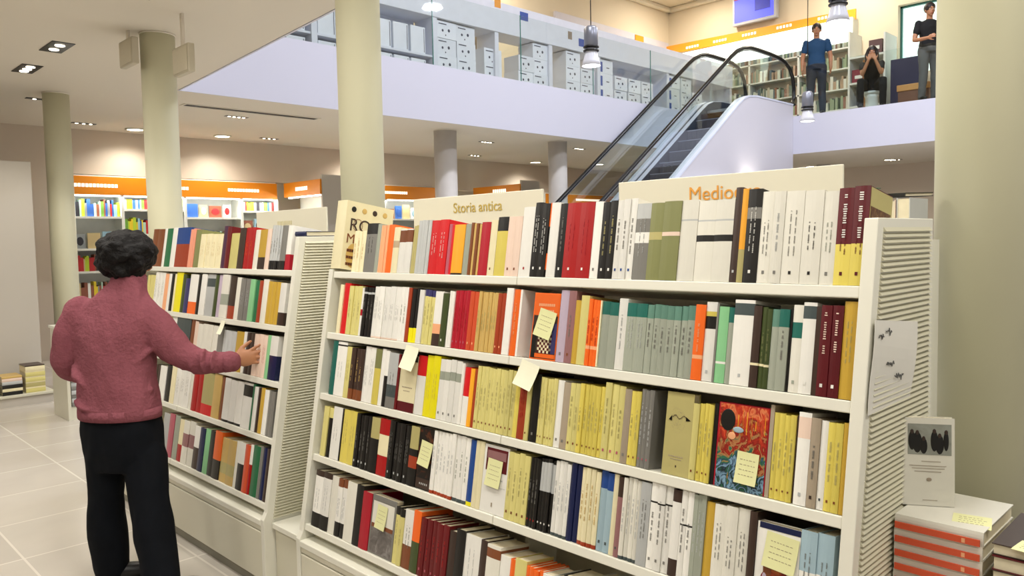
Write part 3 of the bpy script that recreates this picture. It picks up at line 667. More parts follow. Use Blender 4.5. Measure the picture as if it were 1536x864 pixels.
  (0.7912, 0.7617, 1, 0.208, 'white', '.72-.95:blush', 'dsilver', 'white book with red emblem at top'),
  (0.7617, 0.7404, 1, 0.199, 'taupe', '', 'tgrey,dumber', 'taupe book'),
  (0.7404, 0.724, 1, 0.196, 'white', '', 'dslate', 'white book with round slate emblem'),
  (0.724, 0.6903, 2, 0.196, 'yellow', '', 'tkhaki,dbrown', 'yellow paperback'),
  (0.6903, 0.6759, 1, 0.198, 'mustard', '', '', 'mustard brown book at the right end'),
 ]),
 ('A',3,'fourth','near',[
  (2.7702, 2.7345, 1, 0.198, 'straw', '', '', 'narrow greenish straw book'),
  (2.7345, 2.7044, 1, 0.195, 'black', '.8-1:straw', '', 'thin black book with straw top'),
  (2.7044, 2.6406, 1, 0.206, 'white', '', 'tsilver', 'white book'),
  (2.6406, 2.631, 1, 0.203, 'black', '', '', 'very thin black book'),
  (2.631, 2.5368, 2, 0.205, 'yellow', '', 'tkhaki', 'wide yellow paperback'),
  (2.5368, 2.4334, 4, 0.199, 'black', '', 'tgrey,dsilver', 'thin black paperback'),
  (2.4334, 2.3815, 1, 0.203, 'black', '.62-1:khaki', '', 'black book with khaki top'),
  (2.3815, 2.3184, 1, 0.206, 'red', '.35-.72:cream', '', 'dark red book with cream patch'),
  (2.3184, 2.1941, 4, 0.205, 'black', '', 'tgrey,dsilver', 'black paperback with small emblem'),
  (2.1941, 2.148, 1, 0.207, 'black', '.62-1:khaki,.3-.5:rust', '', 'black picture book with khaki top'),
  (2.148, 2.0664, 'F', 0.212, 'black', 'face_dark', '', 'face-out black book with a sticky note'),
  (2.0664, 1.9503, 6, 0.213, 'white', '0-.05:rust', 'tsilver', 'white paperback with red foot'),
  (1.9503, 1.8801, 3, 0.213, 'white', '0-.05:slate', 'tsage', 'white paperback with slate foot'),
  (1.8801, 1.854, 1, 0.21, 'blue', '0-.06:lemon', '', 'narrow blue book'),
  (1.854, 1.8125, 2, 0.211, 'cream', '', '', 'cream paperback'),
  (1.8125, 1.6996, 'F', 0.21, 'white', 'face_white', '', 'face-out white book with maroon panel and sticky note'),
  (1.6996, 1.6078, 4, 0.205, 'straw', '', 'tkhaki,dbrown', 'straw yellow paperback'),
  (1.6078, 1.5637, 3, 0.205, 'black', '', 'tgrey,dred', 'black paperback'),
  (1.5637, 1.505, 4, 0.21, 'black', '.55-.95:silver', 'dwhite', 'black paperback with silver upper part'),
  (1.505, 1.4458, 4, 0.213, 'white', '0-.04:slate', 'tsilver', 'white paperback'),
  (1.4458, 1.406, 2, 0.217, 'navy', '', '', 'navy blue book'),
  (1.406, 1.3387, 4, 0.212, 'cream', '0-.05:rust', 'ttan', 'cream paperback with red foot'),
  (1.3387, 1.2924, 2, 0.216, 'paleblue', '.78-1:blue', 'dslate', 'pale blue book with dark blue top'),
  (1.2924, 1.2765, 1, 0.216, 'cream', '', '', 'narrow cream book'),
  (1.2765, 1.2586, 1, 0.212, 'mauve', '.75-1:umber', 'dslate', 'narrow mauve book with dark top'),
  (1.2586, 1.2018, 4, 0.216, 'ivory', '0-.04:slate', 'tsilver', 'ivory paperback'),
  (1.2018, 1.17, 1, 0.215, 'silver', '', 'tgrey', 'plain silver grey book'),
  (1.17, 1.1045, 3, 0.221, 'white', '.76-.78:black', 'tgrey,dgrey', 'white paperback with fine black line'),
  (1.1045, 1.0788, 1, 0.215, 'white', '.86-1:umber,0-.2:umber', '', 'white book with dark top and foot'),
  (1.0788, 1.0439, 2, 0.218, 'white', '.6-.62:black', 'tgrey', 'slim white book with black line'),
  (1.0439, 1.0081, 3, 0.216, 'sage', '', 'tsilver', 'greenish grey paperback'),
  (1.0081, 0.9841, 1, 0.206, 'mustard', '', '', 'mustard yellow book'),
  (0.9841, 0.8906, 3, 0.208, 'ivory', '', 'tgrey', 'wide ivory paperback'),
  (0.8906, 0.872, 1, 0.21, 'umber', '', '', 'dark umber book'),
  (0.872, 0.766, 'F', 0.192, 'white', 'face_leaf', '', 'face-out white book with dark red picture and sticky note'),
  (0.766, 0.6914, 2, 0.199, 'white', '.55-1:paleblue', 'tgrey', 'white book with pale blue upper half'),
 ]),
 ('A',4,'bottom','near',[
  (2.7764, 2.6607, 2, 0.223, 'white', '0-.25:black,.9-1:umber', 'tsilver', 'white book with black foot'),
  (2.6607, 2.6123, 1, 0.221, 'ivory', '', '', 'plain ivory book'),
  (2.6123, 2.5463, 2, 0.221, 'white', '0-.25:black,.86-1:brown', 'tsilver', 'white book with black foot and brown top'),
  (2.5463, 2.4823, 1, 0.222, 'ivory', '', '', 'thick ivory book'),
  (2.4823, 2.4378, 1, 0.224, 'black', '', '', 'black book'),
  (2.4378, 2.3813, 1, 0.208, 'crimson', '', '', 'crimson book'),
  (2.3813, 2.2328, 'F', 0.21, 'grey', 'face_photo', '', 'face-out grey photo book with a sticky note'),
  (2.2328, 2.1818, 2, 0.197, 'straw', '.86-1:black', 'tkhaki', 'straw yellow book with black striped top'),
  (2.1818, 2.1284, 1, 0.2, 'white', '0-.4:brown', 'tgrey', 'white book with brown picture foot'),
  (2.1284, 2.0875, 1, 0.209, 'orange', '0-.5:moss', '', 'orange and green book'),
  (2.0875, 1.939, 5, 0.195, 'wine', '', 'tred,dpink', 'wine red volume of a matching set'),
  (1.939, 1.902, 1, 0.186, 'umber', '', '', 'dark brown book'),
  (1.902, 1.8593, 1, 0.201, 'black', '', '', 'black book'),
  (1.8593, 1.7863, 1, 0.196, 'white', '', 'tsilver', 'wide white book'),
  (1.7863, 1.7554, 1, 0.195, 'umber', '', '', 'dark umber book'),
  (1.7554, 1.6954, 1, 0.191, 'ivory', '.8-.95:brown', '', 'ivory book with brown top mark'),
  (1.6954, 1.6518, 1, 0.173, 'white', '', '', 'white book'),
  (1.6518, 1.6318, 1, 0.172, 'orange', '', '', 'narrow orange book'),
  (1.6318, 1.5842, 1, 0.18, 'straw', '', '', 'cream yellow book'),
  (1.5842, 1.5141, 4, 0.169, 'orange', '', 'tred', 'orange paperback of a matching set'),
  (1.5141, 1.4776, 1, 0.169, 'red', '.55-1:white', '', 'red and white book'),
  (1.4776, 1.4395, 1, 0.171, 'silver', '', 'tgrey', 'silver grey book'),
  (1.4395, 1.3587, 1, 0.185, 'black', '', '', 'wide black book'),
  (1.3587, 1.2843, 2, 0.194, 'silver', '', 'tgrey', 'wide silver book'),
 ]),
 ('B',0,'top','far',[
  (4.886, 4.7163, 2, 0.224, 'brown', '', '', 'brown book behind the dark hair'),
  (4.7163, 4.6752, 1, 0.226, 'white', '', '', 'narrow white book'),
  (4.6752, 4.5847, 1, 0.224, 'green', '', '', 'dark green book'),
  (4.5847, 4.516, 1, 0.227, 'white', '', '', 'white book'),
  (4.516, 4.3278, 1, 0.224, 'blue', '0-.58:rust', '', 'blue book with rust coloured lower half'),
  (4.3278, 4.2557, 2, 0.213, 'salmon', '', '', 'salmon pink book'),
  (4.2557, 4.1852, 1, 0.208, 'olive', '', '', 'olive book'),
  (4.1852, 3.9115, 4, 0.18, 'cream', '', 'ttan', 'cream paperback of a matching set'),
  (3.9115, 3.8644, 1, 0.219, 'plum', '', '', 'plum coloured book'),
  (3.8644, 3.8181, 1, 0.214, 'wine', '', '', 'wine red book'),
  (3.8181, 3.7278, 1, 0.179, 'straw', '', '', 'straw yellow book'),
  (3.7278, 3.662, 1, 0.204, 'umber', '', '', 'taupe brown book'),
  (3.662, 3.5627, 2, 0.203, 'red', '', 'torange', 'bright red book'),
  (3.5627, 3.5076, 1, 0.191, 'ivory', '', '', 'ivory book'),
  (3.5076, 3.4337, 1, 0.19, 'mustard', '0-.3:umber', '', 'mustard book'),
  (3.4337, 3.3942, 1, 0.192, 'blush', '', '', 'pale pink book'),
  (3.3942, 3.2919, 4, 0.206, 'silver', '0-.2:black', 'tgrey', 'silver paperback with black foot'),
  (3.2919, 3.2423, 1, 0.204, 'grey', '0-.2:black', '', 'grey book'),
  (3.2423, 3.1997, 1, 0.203, 'white', '0-.35:crimson', '', 'white book with crimson foot'),
 ]),
 ('B',1,'second','far',[
  (4.8854, 4.7666, 3, 0.197, 'straw', '', '', 'straw yellow book'),
  (4.7666, 4.6114, 3, 0.216, 'white', '', 'tsage', 'white paperback'),
  (4.6114, 4.5613, 1, 0.21, 'peach', '', '', 'thin peach book'),
  (4.5613, 4.5218, 1, 0.211, 'white', '', '', 'white book'),
  (4.5218, 4.4828, 1, 0.212, 'black', '', '', 'thin black book'),
  (4.4828, 4.4539, 1, 0.212, 'cream', '', '', 'thin cream book'),
  (4.4539, 4.3594, 1, 0.221, 'lemon', '', '', 'lemon yellow book'),
  (4.3594, 4.3132, 1, 0.211, 'moss', '', '', 'dark moss book'),
  (4.3132, 4.2587, 1, 0.19, 'indigo', '', '', 'indigo book'),
  (4.2587, 4.1526, 1, 0.214, 'white', '0-.3:orange', '', 'white book with orange foot'),
  (4.1526, 4.1095, 1, 0.212, 'black', '', '', 'black book'),
  (4.1095, 4.0419, 1, 0.217, 'white', '', '', 'white book'),
  (4.0419, 3.9433, 1, 0.218, 'silver', '.7-.9:slate', '', 'silver book with slate label'),
  (3.9433, 3.9032, 1, 0.216, 'moss', '', '', 'dark green book'),
  (3.9032, 3.8559, 1, 0.217, 'lilac', '', '', 'lilac white book'),
  (3.8559, 3.7711, 1, 0.219, 'ivory', '.3-.55:sage', '', 'ivory book with sage patch'),
  (3.7711, 3.6889, 1, 0.214, 'umber', '0-.3:rust', '', 'dark umber book'),
  (3.6889, 3.6451, 1, 0.208, 'ivory', '', '', 'ivory book'),
  (3.6451, 3.5456, 2, 0.204, 'grey', '', 'tsilver', 'lilac grey book'),
  (3.5456, 3.4973, 1, 0.202, 'mint', '', '', 'pale mint book'),
  (3.4973, 3.4565, 1, 0.197, 'green', '', '', 'dark green book'),
  (3.4565, 3.423, 1, 0.198, 'rust', '', '', 'rust red book'),
  (3.423, 3.3704, 1, 0.205, 'ivory', '', '', 'ivory book'),
  (3.3704, 3.2495, 3, 0.195, 'mustard', '', '', 'mustard yellow paperback'),
  (3.2495, 3.1943, 1, 0.192, 'white', '0-.3:umber', '', 'white book with dark foot'),
 ]),
 ('B',2,'third','far',[
  (4.6304, 4.5099, 2, 0.223, 'cream', '', '', 'cream book behind the raised arm'),
  (4.5099, 4.4321, 1, 0.224, 'straw', '', '', 'straw coloured book'),
  (4.4321, 4.3656, 1, 0.224, 'white', '', '', 'white book'),
  (4.3656, 4.1746, 1, 0.22, 'slate', '.0-.4:blue', '', 'dark teal book'),
  (4.1746, 4.1222, 1, 0.219, 'brown', '', '', 'brown book'),
  (4.1222, 4.0792, 1, 0.214, 'blush', '', '', 'pale pink book'),
  (4.0792, 3.8422, 4, 0.205, 'ivory', '', '', 'ivory paperback'),
  (3.8422, 3.7725, 1, 0.207, 'grey', '', '', 'grey book'),
  (3.7725, 3.6311, 3, 0.19, 'silver', '', '', 'silver white paperback'),
  (3.6311, 3.5525, 1, 0.194, 'mustard', '', '', 'mustard book'),
  (3.5525, 3.5245, 1, 0.197, 'white', '', '', 'thin white book'),
  (3.5245, 3.4423, 2, 0.195, 'umber', '', '', 'dark umber book'),
  (3.4423, 3.3173, 3, 0.195, 'blush', '', 'tpink', 'pale pink paperback'),
  (3.3173, 3.279, 1, 0.198, 'mint', '', '', 'pale mint book'),
  (3.279, 3.2105, 1, 0.198, 'white', '0-.55:navy', '', 'white book with navy lower half'),
 ]),
 ('B',3,'fourth','far',[
  (4.5913, 4.5103, 2, 0.187, 'umber', '', '', 'dark umber book'),
  (4.5103, 4.4217, 1, 0.188, 'white', '', '', 'white book'),
  (4.4217, 4.345, 1, 0.197, 'black', '', '', 'black book'),
  (4.345, 4.2888, 1, 0.201, 'cream', '', '', 'cream book'),
  (4.2888, 4.1, 3, 0.211, 'white', '', 'tgrey', 'white paperback'),
  (4.1, 4.0568, 1, 0.213, 'ivory', '', '', 'ivory book'),
  (4.0568, 3.9392, 2, 0.201, 'red', '', '', 'dark red book'),
  (3.9392, 3.8106, 1, 0.212, 'khaki', '0-.25:scarlet', '', 'khaki picture book with scarlet foot'),
  (3.8106, 3.7256, 1, 0.217, 'tan', '', '', 'tan book'),
  (3.7256, 3.6878, 1, 0.211, 'brown', '', '', 'thin brown book'),
  (3.6878, 3.4927, 3, 0.209, 'white', '0-.05:black', '', 'pale white paperback with dark foot'),
  (3.4927, 3.4037, 1, 0.211, 'white', '.7-.95:black', '', 'white book with black square'),
  (3.4037, 3.3769, 1, 0.212, 'green', '', '', 'thin dark green book'),
  (3.3769, 3.3439, 1, 0.203, 'white', '', '', 'thin white book'),
  (3.3439, 3.3177, 1, 0.201, 'umber', '', '', 'thin umber book'),
  (3.3177, 3.2791, 1, 0.205, 'mustard', '', '', 'mustard book'),
  (3.2791, 3.241, 1, 0.201, 'white', '', '', 'white book'),
  (3.241, 3.1849, 2, 0.199, 'grey', '', '', 'dark grey book'),
 ]),
 ('B',4,'bottom','far',[
  (4.3814, 4.2952, 1, 0.222, 'silver', '', '', 'silver white book'),
  (4.2952, 4.2299, 1, 0.23, 'pink', '', '', 'dusty pink book'),
  (4.2299, 4.166, 1, 0.23, 'sage', '', '', 'sage book'),
  (4.166, 4.1034, 1, 0.219, 'cream', '0-.4:red', '', 'cream book with red foot'),
  (4.1034, 3.9655, 2, 0.225, 'ivory', '.4-.7:mauve', '', 'ivory book with mauve box'),
  (3.9655, 3.8989, 1, 0.215, 'white', '0-.5:umber', '', 'white book with dark lower half'),
  (3.8989, 3.842, 1, 0.216, 'navy', '', '', 'navy book'),
  (3.842, 3.7862, 1, 0.219, 'mint', '', '', 'pale mint book'),
  (3.7862, 3.7239, 1, 0.219, 'black', '', '', 'black book'),
  (3.7239, 3.6479, 1, 0.228, 'orange', '0-.4:black', '', 'orange book with black foot'),
  (3.6479, 3.4952, 2, 0.21, 'tan', '.2-.45:khaki', '', 'tan picture book'),
  (3.4952, 3.4601, 1, 0.215, 'ivory', '', '', 'narrow ivory book'),
  (3.4601, 3.3982, 1, 0.218, 'white', '0-.55:black', '', 'white book with black lower half'),
  (3.3982, 3.3511, 1, 0.216, 'coral', '', '', 'coral red book'),
  (3.3511, 3.3246, 1, 0.223, 'white', '0-.6:red', '', 'white book with red lower half'),
  (3.3246, 3.2594, 1, 0.225, 'green', '', '', 'emerald green book'),
  (3.2594, 3.2339, 1, 0.231, 'grey', '', '', 'grey book'),
  (3.2339, 3.2023, 1, 0.228, 'navy', '', '', 'dark navy book'),
  (3.2023, 3.1649, 1, 0.231, 'umber', '', '', 'dark umber book'),
 ]),
]
# ================================================================ BOOKCASES (leaning fronts)
K = .169; X0 = 1.4964
UV = V((K, 0, 1)).normalized(); NV = V((1, 0, -K)).normalized()
SHZ = [1.407, 1.159, .914, .669, .391]
def face(y, z): return V((X0+K*z, y, z))
def shelf_matrix(y, z, d=0, up=0):      # local x to the right, y into the case, z up along the leaning front
    m = Matrix(((0, NV.x, UV.x), (-1, 0, 0), (0, NV.z, UV.z))).to_4x4(); m.translation = face(y, z)+NV*d+UV*up; return m
RIBM = mat('ribbed_white_panel', 'C6C2AA', rough=.45, var=.02, rnd=0)
SIGNM = mat('header_board_white', 'D8D4C2', rough=.4, var=.01, rnd=0)
GOLD = mat('gold_lettering', 'D8963C', rough=.5, rnd=0); GOLD2 = mat('pale_gold_lettering', 'B8A050', rough=.5, rnd=0)
def facing_text(txt, size, m, x, y, z, parent, name='lettering', ext=.0008):
    me = text_mesh(txt, size, m, ext)
    M = Matrix(((0, 0, -1), (-1, 0, 0), (0, 1, 0))).to_4x4(); M.translation = V((x, y, z))
    me.transform(M); me.transform(Matrix.Translation(-parent.location)); o = bpy.data.objects.new(name, me); COL.objects.link(o); o.parent = parent; return o
def bookcase(label, y0, ymid, y1, yr, z_left, headers):
    # y0..y1: inner faces right and left, ymid: centre upright
    r = empty('bookcase', (1.82, (y0+y1)/2, 0), label, 'bookcase', 'white leaning front bookcases'); R = Rel(r)
    def side(ya, yb, ztop, nm):
        xf_ = lambda z: X0+K*z-.006
        poly = [(1.535, .0), (1.535, .33), (xf_(.36), .36), (xf_(ztop), ztop), (2.11, ztop), (2.11, 0)]
        mb = MB(); mb.prism(poly, 1, ya, yb, WHITE2); return R(mb, nm, bev=.002)
    for ya, yb, zt, out in ((y0-.03, y0, 1.555, -1), (y1, y1+.03, z_left, 1)):
        p = side(ya, yb, zt, 'side_panel')
        mb = MB(); yy = ya if out < 0 else yb; z = .33
        while z < zt-.03:
            xa = X0+K*z+.028
            mb.add([V((xa, yy, z)), V((2.085, yy, z)), V((2.085, yy+out*.007, z+.0015)), V((xa, yy+out*.007, z+.0015)),
                    V((xa, yy, z+.0105)), V((2.085, yy, z+.0105))], [(0, 1, 2, 3), (3, 2, 5, 4), (0, 3, 4), (1, 5, 2)], RIBM)
            z += .0127
        q = R(mb, 'ribbed_cladding', parent=p)
    mb = MB(); mb.prism([(1.75, 0), (X0+K*.4+.17, .4), (X0+K*1.37+.17, 1.37), (2.09, 1.37), (2.09, 0)], 1, ymid-.008, ymid+.008, WHITE2); R(mb, 'centre_upright')
    for (a, b) in ((y0, ymid-.0006), (ymid+.0006, y1)):
        for i, z in enumerate(SHZ):
            mb = MB(); M = shelf_matrix(b-.001, z); w = b-a-.0015; D = .30 if i < 4 else .32
            mb.box((0, 0, -.027), (w, D, 0), WHITE2, M); R(mb, 'shelf', bev=.0025)
        mb = MB(); M = shelf_matrix(b-.001, .391, .31); w = b-a-.002
        mb.box((0, 0, -.02), (w, .006, 1.10), WHITE, M); R(mb, 'back_panel')
        # base: ledge, drawer front and recessed kick
        mb = MB(); mb.box((1.533, a, .30), (1.70, b, .328), WHITE2); R(mb, 'ledge', bev=.004)
        mb = MB(); mb.box((1.60, a, .328), (1.62, b, .365), WHITE); R(mb, 'riser_strip')
        mb = MB(); mb.box((1.536, a+.004, .055), (1.552, b-.004, .272), WHITE); R(mb, 'drawer_front', bev=.003)
        mb = MB(); mb.box((1.54, a, .276), (1.556, b, .30), WHITE); R(mb, 'front_rail', bev=.002)
        mb = MB(); mb.box((1.556, a, .0), (1.57, b, .30), mat('kick_grey', '8F8B7C', rough=.6, rnd=0)); R(mb, 'kick_plate')
    mb = MB(); mb.box((2.095, y0, .02), (2.108, y1, 1.5), WHITE); R(mb, 'rear_panel')
    for (ya, yb, txt, sz, m_) in headers:
        mb = MB(); mb.box((2.085, ya, 1.40), (2.094, yb, 1.706), SIGNM); s = R(mb, 'header_sign', bev=.002)
        if txt:
            t = facing_text(txt, sz, m_, 2.0835, (ya+yb)/2-(.020 if txt[0] == 'M' else .028), 1.650 if txt[0] == 'M' else 1.655, r)
            t.parent = s
            t.location = (0, 0, 0)
    return r
CASE_A = bookcase('near white leaning bookcase with gold category letters, filling the foreground', .675, 1.737, 2.808, None, 1.415,
         [(.859, 1.602, 'Medioevo', .061, GOLD), (1.949, 2.718, 'Storia antica', .058, GOLD2)])
CASE_B = bookcase('far white leaning bookcase behind the person in the pink sweater', 3.144, 4.21, 5.28, None, 1.555,
         [(3.43, 4.175, None, .05, GOLD2)])
# faint small lettering of the far header
mb = MB()
for k in range(9): mb.box((2.083, 3.92-k*.018, 1.625+random.uniform(0, .004)), (2.0845, 3.93-k*.018, 1.648), mat('faint_lettering', 'CFC6A0', rnd=0))
hb = [c for c in CASE_B.children if c.name.startswith('header_sign')][0]
mb.v = [tuple(V(v)-CASE_B.location) for v in mb.v]; mb.obj('lettering', hb)
r = empty('low_cabinet', (1.8, 2.99, 0), 'low white box cabinet filling the gap between the two bookcases', 'cabinet'); R = Rel(r)
mb = MB(); mb.box((1.585, 2.842, 0), (2.1, 3.110, .29), WHITE); R(mb, 'body', bev=.003)
mb = MB(); mb.box((1.57, 2.842, .29), (2.1, 3.110, .315), WHITE2); R(mb, 'top', bev=.003)
r = empty('bookcase', (2.31, 1.9, 0), 'rear white bookcase back to back with the near bookcase', 'bookcase', None); R = Rel(r)
for ya, yb in ((.75, .78), (2.96, 2.99)):
    mb = MB(); mb.box((2.115, ya, 0), (2.51, yb, 1.50), WHITE2); R(mb, 'side_panel')
for z in (.35, .66, .95, 1.24, 1.45):
    mb = MB(); mb.box((2.115, .78, z), (2.51, 2.96, z+.025), WHITE2); R(mb, 'shelf')

# ---------------------------------------------------------------- books
def spine_profile(w, d):
    if w > .012:
        k = 5; arc = [V((w*i/k, -.0028*sin(pi*i/k), 0)) for i in range(k+1)]
    else: arc = [V((0, 0, 0)), V((w, 0, 0))]
    t = min(.0022, w*.2)
    return [V((0, d, 0))]+arc+[V((w, d, 0)), V((w-t, d, 0)), V((w-t, t*1.5, 0)), V((t, t*1.5, 0)), V((t, d, 0))]
def cover_mesh(w, h, d, color, bands):
    mb = MB(); prof = spine_profile(w, d)
    cuts = {0.0, 1.0}
    bl = []
    for b in [q for q in bands.split(',') if q]:
        rng, c = b.split(':'); lo, hi = rng.split('-'); lo, hi = float(lo), float(hi); bl.append((lo, hi, c)); cuts |= {lo, hi}
    cuts = sorted(cuts); n = len(prof)
    vs = [V((p.x, p.y, c*h)) for c in cuts for p in prof]
    mb.add(vs, [tuple(range(n))], pm(color))
    mb.f = []; mb.mi = []; mb.sm = []
    for j in range(len(cuts)-1):
        mid = (cuts[j]+cuts[j+1])/2; c = color
        for lo, hi, cc in bl:
            if lo <= mid <= hi: c = cc
        k = mb.mid(pm(c))
        for i in range(n):
            mb.f.append((j*n+i, j*n+(i+1) % n, (j+1)*n+(i+1) % n, (j+1)*n+i)); mb.mi.append(k); mb.sm.append(False)
    mb.f.append(tuple(range(n))[::-1]); mb.mi.append(mb.mid(pm(color))); mb.sm.append(False)
    mb.f.append(tuple(range((len(cuts)-1)*n, len(cuts)*n))); mb.mi.append(mb.mi[-2]); mb.sm.append(False)
    return mb
def lettering(mb, code, w, h):
    k, c = code[0].lower(), pm(code[1:].lstrip(':')); y = -.0036 if w > .012 else -.0006
    if k == 't' or k == 'w':
        cw = min(w*.30, .0055) if k == 't' else w*.28; z = h*random.uniform(.28, .36); top = h*(random.uniform(.62, .82) if k == 't' else .93); st = .0026 if k == 't' else .0052
        if k == 'w': z = h*.46
        lines = 1 if w < .03 or k == 'w' else 2
        for ln in range(lines):
            cx = w/2 if lines == 1 else w*(.36+.28*ln); zz = z+random.uniform(0, .01)
            word = random.randint(4, 9)
            while zz < top:
                if word == 0: zz += st*2.2; word = random.randint(3, 9)
                cwi = cw*random.uniform(.6, 1)/(1.0 if lines == 1 else 1.7)
                mb.box((cx-cwi/2, y, zz), (cx+cwi/2, y+.0006, zz+st*.5), c); zz += st; word -= 1
    elif k == 'd':
        s = min(w*.26, .006); z = h*.10
        mb.box((w/2-s/2, y, z), (w/2+s/2, y+.0006, z+s*1.3), c)
def pages_mesh(w, h, d):
    mb = MB(); t = min(.0022, w*.2); mb.box((t, t*1.5, .003), (w-t, d-.003, h-.003), PAGES); return mb
def cover_art(kind, w, h):
    mb = MB(); y = -.0008
    def q(x0, z0, x1, z1, c, lay=0): mb.box((w*x0, y-.0004*lay, h*z0), (w*x1, y+.0002-.0004*lay, h*z1), c if not isinstance(c, str) else pm(c))
    if kind == 'face_checker':
        q(.04, .66, .97, .98, 'orange'); q(.04, .02, .97, .66, 'umber'); q(.04, .02, .2, .5, 'black', 1); q(.72, .1, .97, .55, 'indigo', 1); q(.2, .03, .97, .09, 'orange', 1)
        for k in range(8): q(.2+k*.08, .80, .26+k*.08, .84, 'peach', 1); q(.26+k*.07, .71, .31+k*.07, .75, 'peach', 1)
        for i in range(7):
            for j in range(8): q(.28+i*.075, .1+j*.04, .28+(i+1)*.075, .1+(j+1)*.04, 'cream' if (i+j) % 2 else 'maroon', 1)
    elif kind == 'face_cream':
        q(0, .0, 1, .17, 'maroon'); q(0, .9, 1, 1, 'black')
        for k in range(7): q(.2+k*.09, .42, .26+k*.09, .44, 'taupe', 0)
        for k in range(5): q(.3+k*.08, .36, .35+k*.08, .375, 'taupe', 0)
    elif kind == 'face_drawing':
        for k in range(5):
            for a in range(20):
                t = pi*2*a/20; rr = .1+.035*k; cx, cz = .38+.1*(k % 3), .66+.03*(k % 2)
                q(cx+rr*cos(t)-.006, cz+rr*.6*sin(t)-.003, cx+rr*cos(t)+.006, cz+rr*.6*sin(t)+.003, 'taupe')
        mb.add([V((w*.12, y-.0006, h*.66)), V((w*.24, y-.0006, h*.72)), V((w*.24, y-.0006, h*.65))], [(0, 1, 2), (2, 1, 0)], pm('black'))
        mb.add([V((w*.94, y-.0006, h*.68)), V((w*.76, y-.0006, h*.72)), V((w*.76, y-.0006, h*.67))], [(0, 1, 2), (2, 1, 0)], pm('black'))
        for a in range(14): q(.26+a*.036, .70+.02*sin(a*.7), .29+a*.036, .71+.02*sin(a*.7), 'umber', 1)
        for k in range(7): q(.22+k*.08, .22, .27+k*.08, .235, 'taupe'); q(.3+k*.06, .19, .34+k*.06, .20, 'taupe')
        q(.5, .1, .54, .125, 'umber')
    elif kind == 'face_painting':
        q(.03, .0, .98, .99, art_mat('painted_cover', [(0, '10221A'), (.26, '2E6A4A'), (.36, '14202C'), (.42, '7FA4BC'), (.47, '243450'), (.53, '2E6A4A'), (.58, 'B07848'), (.63, '7A1410'), (.75, 'C03A20'), (.82, 'D88050'), (.9, 'A02018')], 30, (1.4, 1, 1), grad=(0, h)))
        mb.ell((w*.2, y-.0006, h*.80), (w*.15, .0006, h*.13), pm('black'), n=16, k=8)
        for k in range(22): q(.32+k*.029+random.uniform(-.01, .01), .58+random.uniform(0, .14), .326+k*.029, .97-random.uniform(0, .2), 'coral' if k % 3 else 'amber', 1)
        mb.ell((w*.30, y-.0008, h*.62), (w*.08, .0008, h*.045), pm('peach'), n=14, k=6); mb.ell((w*.42, y-.0008, h*.70), (w*.11, .0008, h*.035), pm('paleblue'), n=14, k=6)
    elif kind == 'face_dark':
        q(.04, .2, .96, .98, art_mat('dark_cover', [(0, '0A0806'), (.5, '1A120C'), (.62, '5A2A14'), (.7, '2A3A22'), (1, '8C7A4C')], 30)); q(.04, .02, .96, .18, 'umber')
        for k in range(5): q(.3+k*.12, .08, .36+k*.12, .11, 'silver', 1)
    elif kind == 'face_white':
        q(.1, .62, .95, .96, 'maroon'); q(.14, .8, .9, .92, 'mauve', 1); q(.1, .40, .95, .405, 'silver'); q(.45, .1, .5, .16, 'taupe')
        for k in range(6): q(.15+k*.12, .5, .22+k*.12, .52, 'silver')
    elif kind == 'face_photo':
        q(.06, .03, .94, .45, art_mat('photo_cover', [(0, '2A2624'), (.5, '6A6460'), (1, 'A8A4A0')], 30)); q(.06, .45, .94, .52, 'brown'); q(.06, .52, .94, .9, 'ivory'); q(.06, .92, .94, .97, 'grey')
    elif kind == 'face_leaf':
        mb.ell((w*.5, y-.0004, h*.3), (w*.36, .0006, h*.22), art_mat('leaf_cover', [(0, '2A0A08'), (.45, '7A1610'), (.6, 'B06028'), (1, 'D8C8A8')], 26), n=20, k=8)
        mb.ell((w*.3, y-.0008, h*.5), (w*.1, .0006, h*.26), pm('brown'), n=16, k=8); q(.05, .93, 1, 1, 'navy'); mb.ell((w*.25, y-.001, h*.36), (w*.06, .0006, h*.06), pm('lilac'), n=12, k=6)
    return mb
def face_cover(w, h, d, color):
    mb = MB(); t = .0015
    mb.box((0, 0, 0), (w, t, h), pm(color)); mb.box((0, d-t, 0), (w, d, h), pm(color)); mb.box((0, t, 0), (t, d-t, h), pm(color)); return mb
def proj(p):
    v = V(p)-EYEP; c = max(v.dot(FW), .05); return 768+F_PX*v.dot(RT)/c, 432-F_PX*v.dot(UP)/c
def seen_area(M, w, h, d, lying=False):
    pts = [M@V((x, y, z)) for x in (0, w) for y in ((0, d) if lying else (0,)) for z in (0, h)]
    q = [proj(p) for p in pts]; xs_ = [min(max(a, 0), 1536) for a, b in q]; ys_ = [min(max(b, 0), 864) for a, b in q]
    if lying: return (max(xs_)-min(xs_))*(max(ys_)-min(ys_))*.6
    a = M@V((w/2, 0, h/2)); pa_ = proj(a)
    hgt = max(ys_)-min(ys_); wid = abs(proj(M@V((w, 0, h/2)))[0]-proj(M@V((0, 0, h/2)))[0])
    if pa_[0] < 236 and pa_[1] > 345: return 1
    return wid*hgt
QUEUE = []
def put_book(M, w, h, d, color, bands, let, label, group=None, lying=False, extra=None):
    QUEUE.append((seen_area(M, w, h, d, lying), len(QUEUE), (M.copy(), w, h, d, color, bands, let, label, group, extra)))
